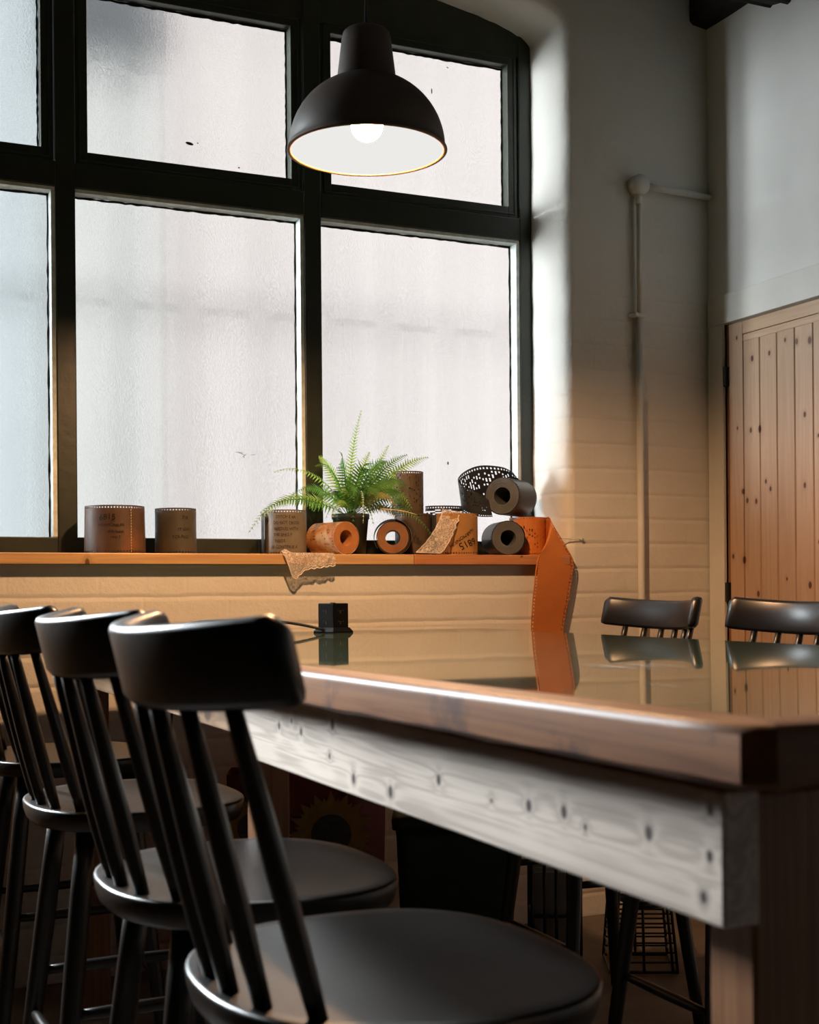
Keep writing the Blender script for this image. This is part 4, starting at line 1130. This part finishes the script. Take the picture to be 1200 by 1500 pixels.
# ------------------------------------------------------------------ things under the table
sb = thing('sunflower_bag', 'red shopping bag with a sunflower print under the table', 'bag', (1.130, 3.10, 0), -.38)
bm = new_bm()
def bagring(z, w_, d_): return [(-w_, -d_, z), (-w_*.5, -d_-.012, z), (0, -d_-.016, z), (w_*.5, -d_-.012, z), (w_, -d_, z), (w_*1.01, 0, z), (w_, d_, z), (0, d_+.01, z), (-w_, d_, z), (-w_*1.01, 0, z)]
loft(bm, [bagring(0, .165, .085), bagring(.02, .175, .092), bagring(.25, .185, .095), bagring(.45, .190, .085), bagring(.555, .192, .070)], True, False)
mk('bag_body', bm, M_red, sb, True)
for yy in (-.088, .075):
    bm = new_bm(); tube(bm, bez((-.09, yy, .50), (-.08, yy, .74), (0, yy-.01, .70), 8) + bez((0, yy-.01, .70), (.08, yy, .74), (.09, yy, .50), 8)[1:], .006, 8); mk('handle', bm, M_red, sb, True)
def sunflower(cx, cz, R, name_y=-.1125):
    bm = new_bm()
    for ring, (nn, r0, r1, wd) in enumerate(((16, .45, 1.0, .15), (16, .42, .86, .13))):
        for k in range(nn):
            a = 2*PI*(k + .5*ring)/nn; c_, s_ = math.cos(a), math.sin(a); y_ = name_y - .0008*(1-ring)
            pts_ = [(r0, -wd*.5), ((r0+r1)*.5, -wd*.75), (r1, 0), ((r0+r1)*.5, wd*.75), (r0, wd*.5)]
            bm.faces.new([bm.verts.new((cx + R*(p*c_ - q*s_), y_, cz + R*(p*s_ + q*c_))) for p, q in pts_])
    o1 = mk('printed_sunflower', bm, M_petal, sb)
    bm = new_bm(); v_ = [bm.verts.new((cx + R*.46*math.cos(a), name_y-.0016, cz + R*.46*math.sin(a))) for a in [2*PI*k/28 for k in range(28)]]; bm.faces.new(v_); mk('seed_head', bm, M_seed, o1)
sunflower(.060, .415, .105); sunflower(-.125, .43, .085, -.103); sunflower(-.02, .16, .10)

tub = thing('storage_tub', 'dark green plastic tub with a lid under the table', 'tub', (1.520, 3.06, 0), -.45)
bm = new_bm()
def rr_(w_, d_, z, r_=.03):
    out = []
    for cx_, cy_, a0 in ((w_-r_, d_-r_, 0), (-w_+r_, d_-r_, PI/2), (-w_+r_, -d_+r_, PI), (w_-r_, -d_+r_, 3*PI/2)):
        for k in range(5): a = a0 + PI/2*k/4; out.append((cx_ + r_*math.cos(a), cy_ + r_*math.sin(a), z))
    return out
loft(bm, [rr_(.135, .11, 0), rr_(.150, .125, .38), rr_(.152, .127, .40)]); mk('tub_body', bm, M_tub, tub, True)
bm = new_bm(); loft(bm, [rr_(.160, .134, .402), rr_(.162, .136, .425), rr_(.15, .125, .437)]); mk('lid', bm, M_tub, tub, True)

rk = thing('wire_rack', 'black upright wire rack holding pale papers beside the green tub', 'rack', (1.770, 2.99, 0), -.45)
for x in (-.062, -.03, 0, .03, .062):
    bm = new_bm(); tube(bm, [(x, -.05, .0), (x, -.05, .32)], .0045, 8); tube(bm, [(x, .07, .0), (x, .07, .32)], .0045, 8); mk('upright_wire', bm, M_wire, rk, True)
for z in (.012, .16, .315):
    bm = new_bm(); tube(bm, [(-.062, -.05, z), (.062, -.05, z), (.062, .07, z), (-.062, .07, z), (-.062, -.05, z)], .0045, 8); mk('hoop', bm, M_wire, rk)
bm = new_bm()
for k in range(6): box(bm, -.054, .054, -.035 + k*.018, -.031 + k*.018, .02, .27 + .008*(k % 3))
mk('papers', bm, M_paper, rk)['label'] = 'pale papers'

bk = thing('wire_basket', 'black wire basket with a crumpled bag in it on the floor', 'basket', (1.968, 2.876, 0), -.46)
def bw(z): return .0865 - .020*(z/.26)
for k in range(11):
    z = .006 + .0245*k; bm = new_bm(); w_ = bw(z); d0, d1 = 0 + .03*(z/.26), .17
    tube(bm, [(-w_, d0, z), (w_, d0, z), (w_, d1, z), (-w_, d1, z), (-w_, d0, z)], .0026 if k not in (0, 10) else .0042, 8); mk('hoop_wire', bm, M_wire, bk)
for (fx, back) in ((-1, 0), (-.86, 0), (0, 0), (.86, 0), (1, 0), (-1, 1), (0, 1), (1, 1)):
    bm = new_bm(); tube(bm, [(bw(0)*fx, .17 if back else 0, .004), (bw(.26)*fx, .17 if back else .03, .252)], .0038, 8); mk('upright_wire', bm, M_wire, bk, True)
bm = new_bm()
bmesh.ops.create_icosphere(bm, subdivisions=4, radius=1.0)
rgb = random.Random(2)
for v in bm.verts:
    q = v.co.copy(); s = 1 + .16*math.sin(q.x*7+1) * math.sin(q.z*6+q.y*5) + .08*math.sin(q.x*17+q.z*13)
    v.co = Vector((q.x*.058*s, .100 + q.y*.05*s, .195 + q.z*.04*s))
cb = mk('crumpled_bag', bm, M_bag, None, True, None, None)
cb.location = (1.968, 2.876, 0); cb.rotation_euler = (0, 0, -.46)
tag(cb, 'crumpled white plastic bag lying in the wire basket', 'bag')
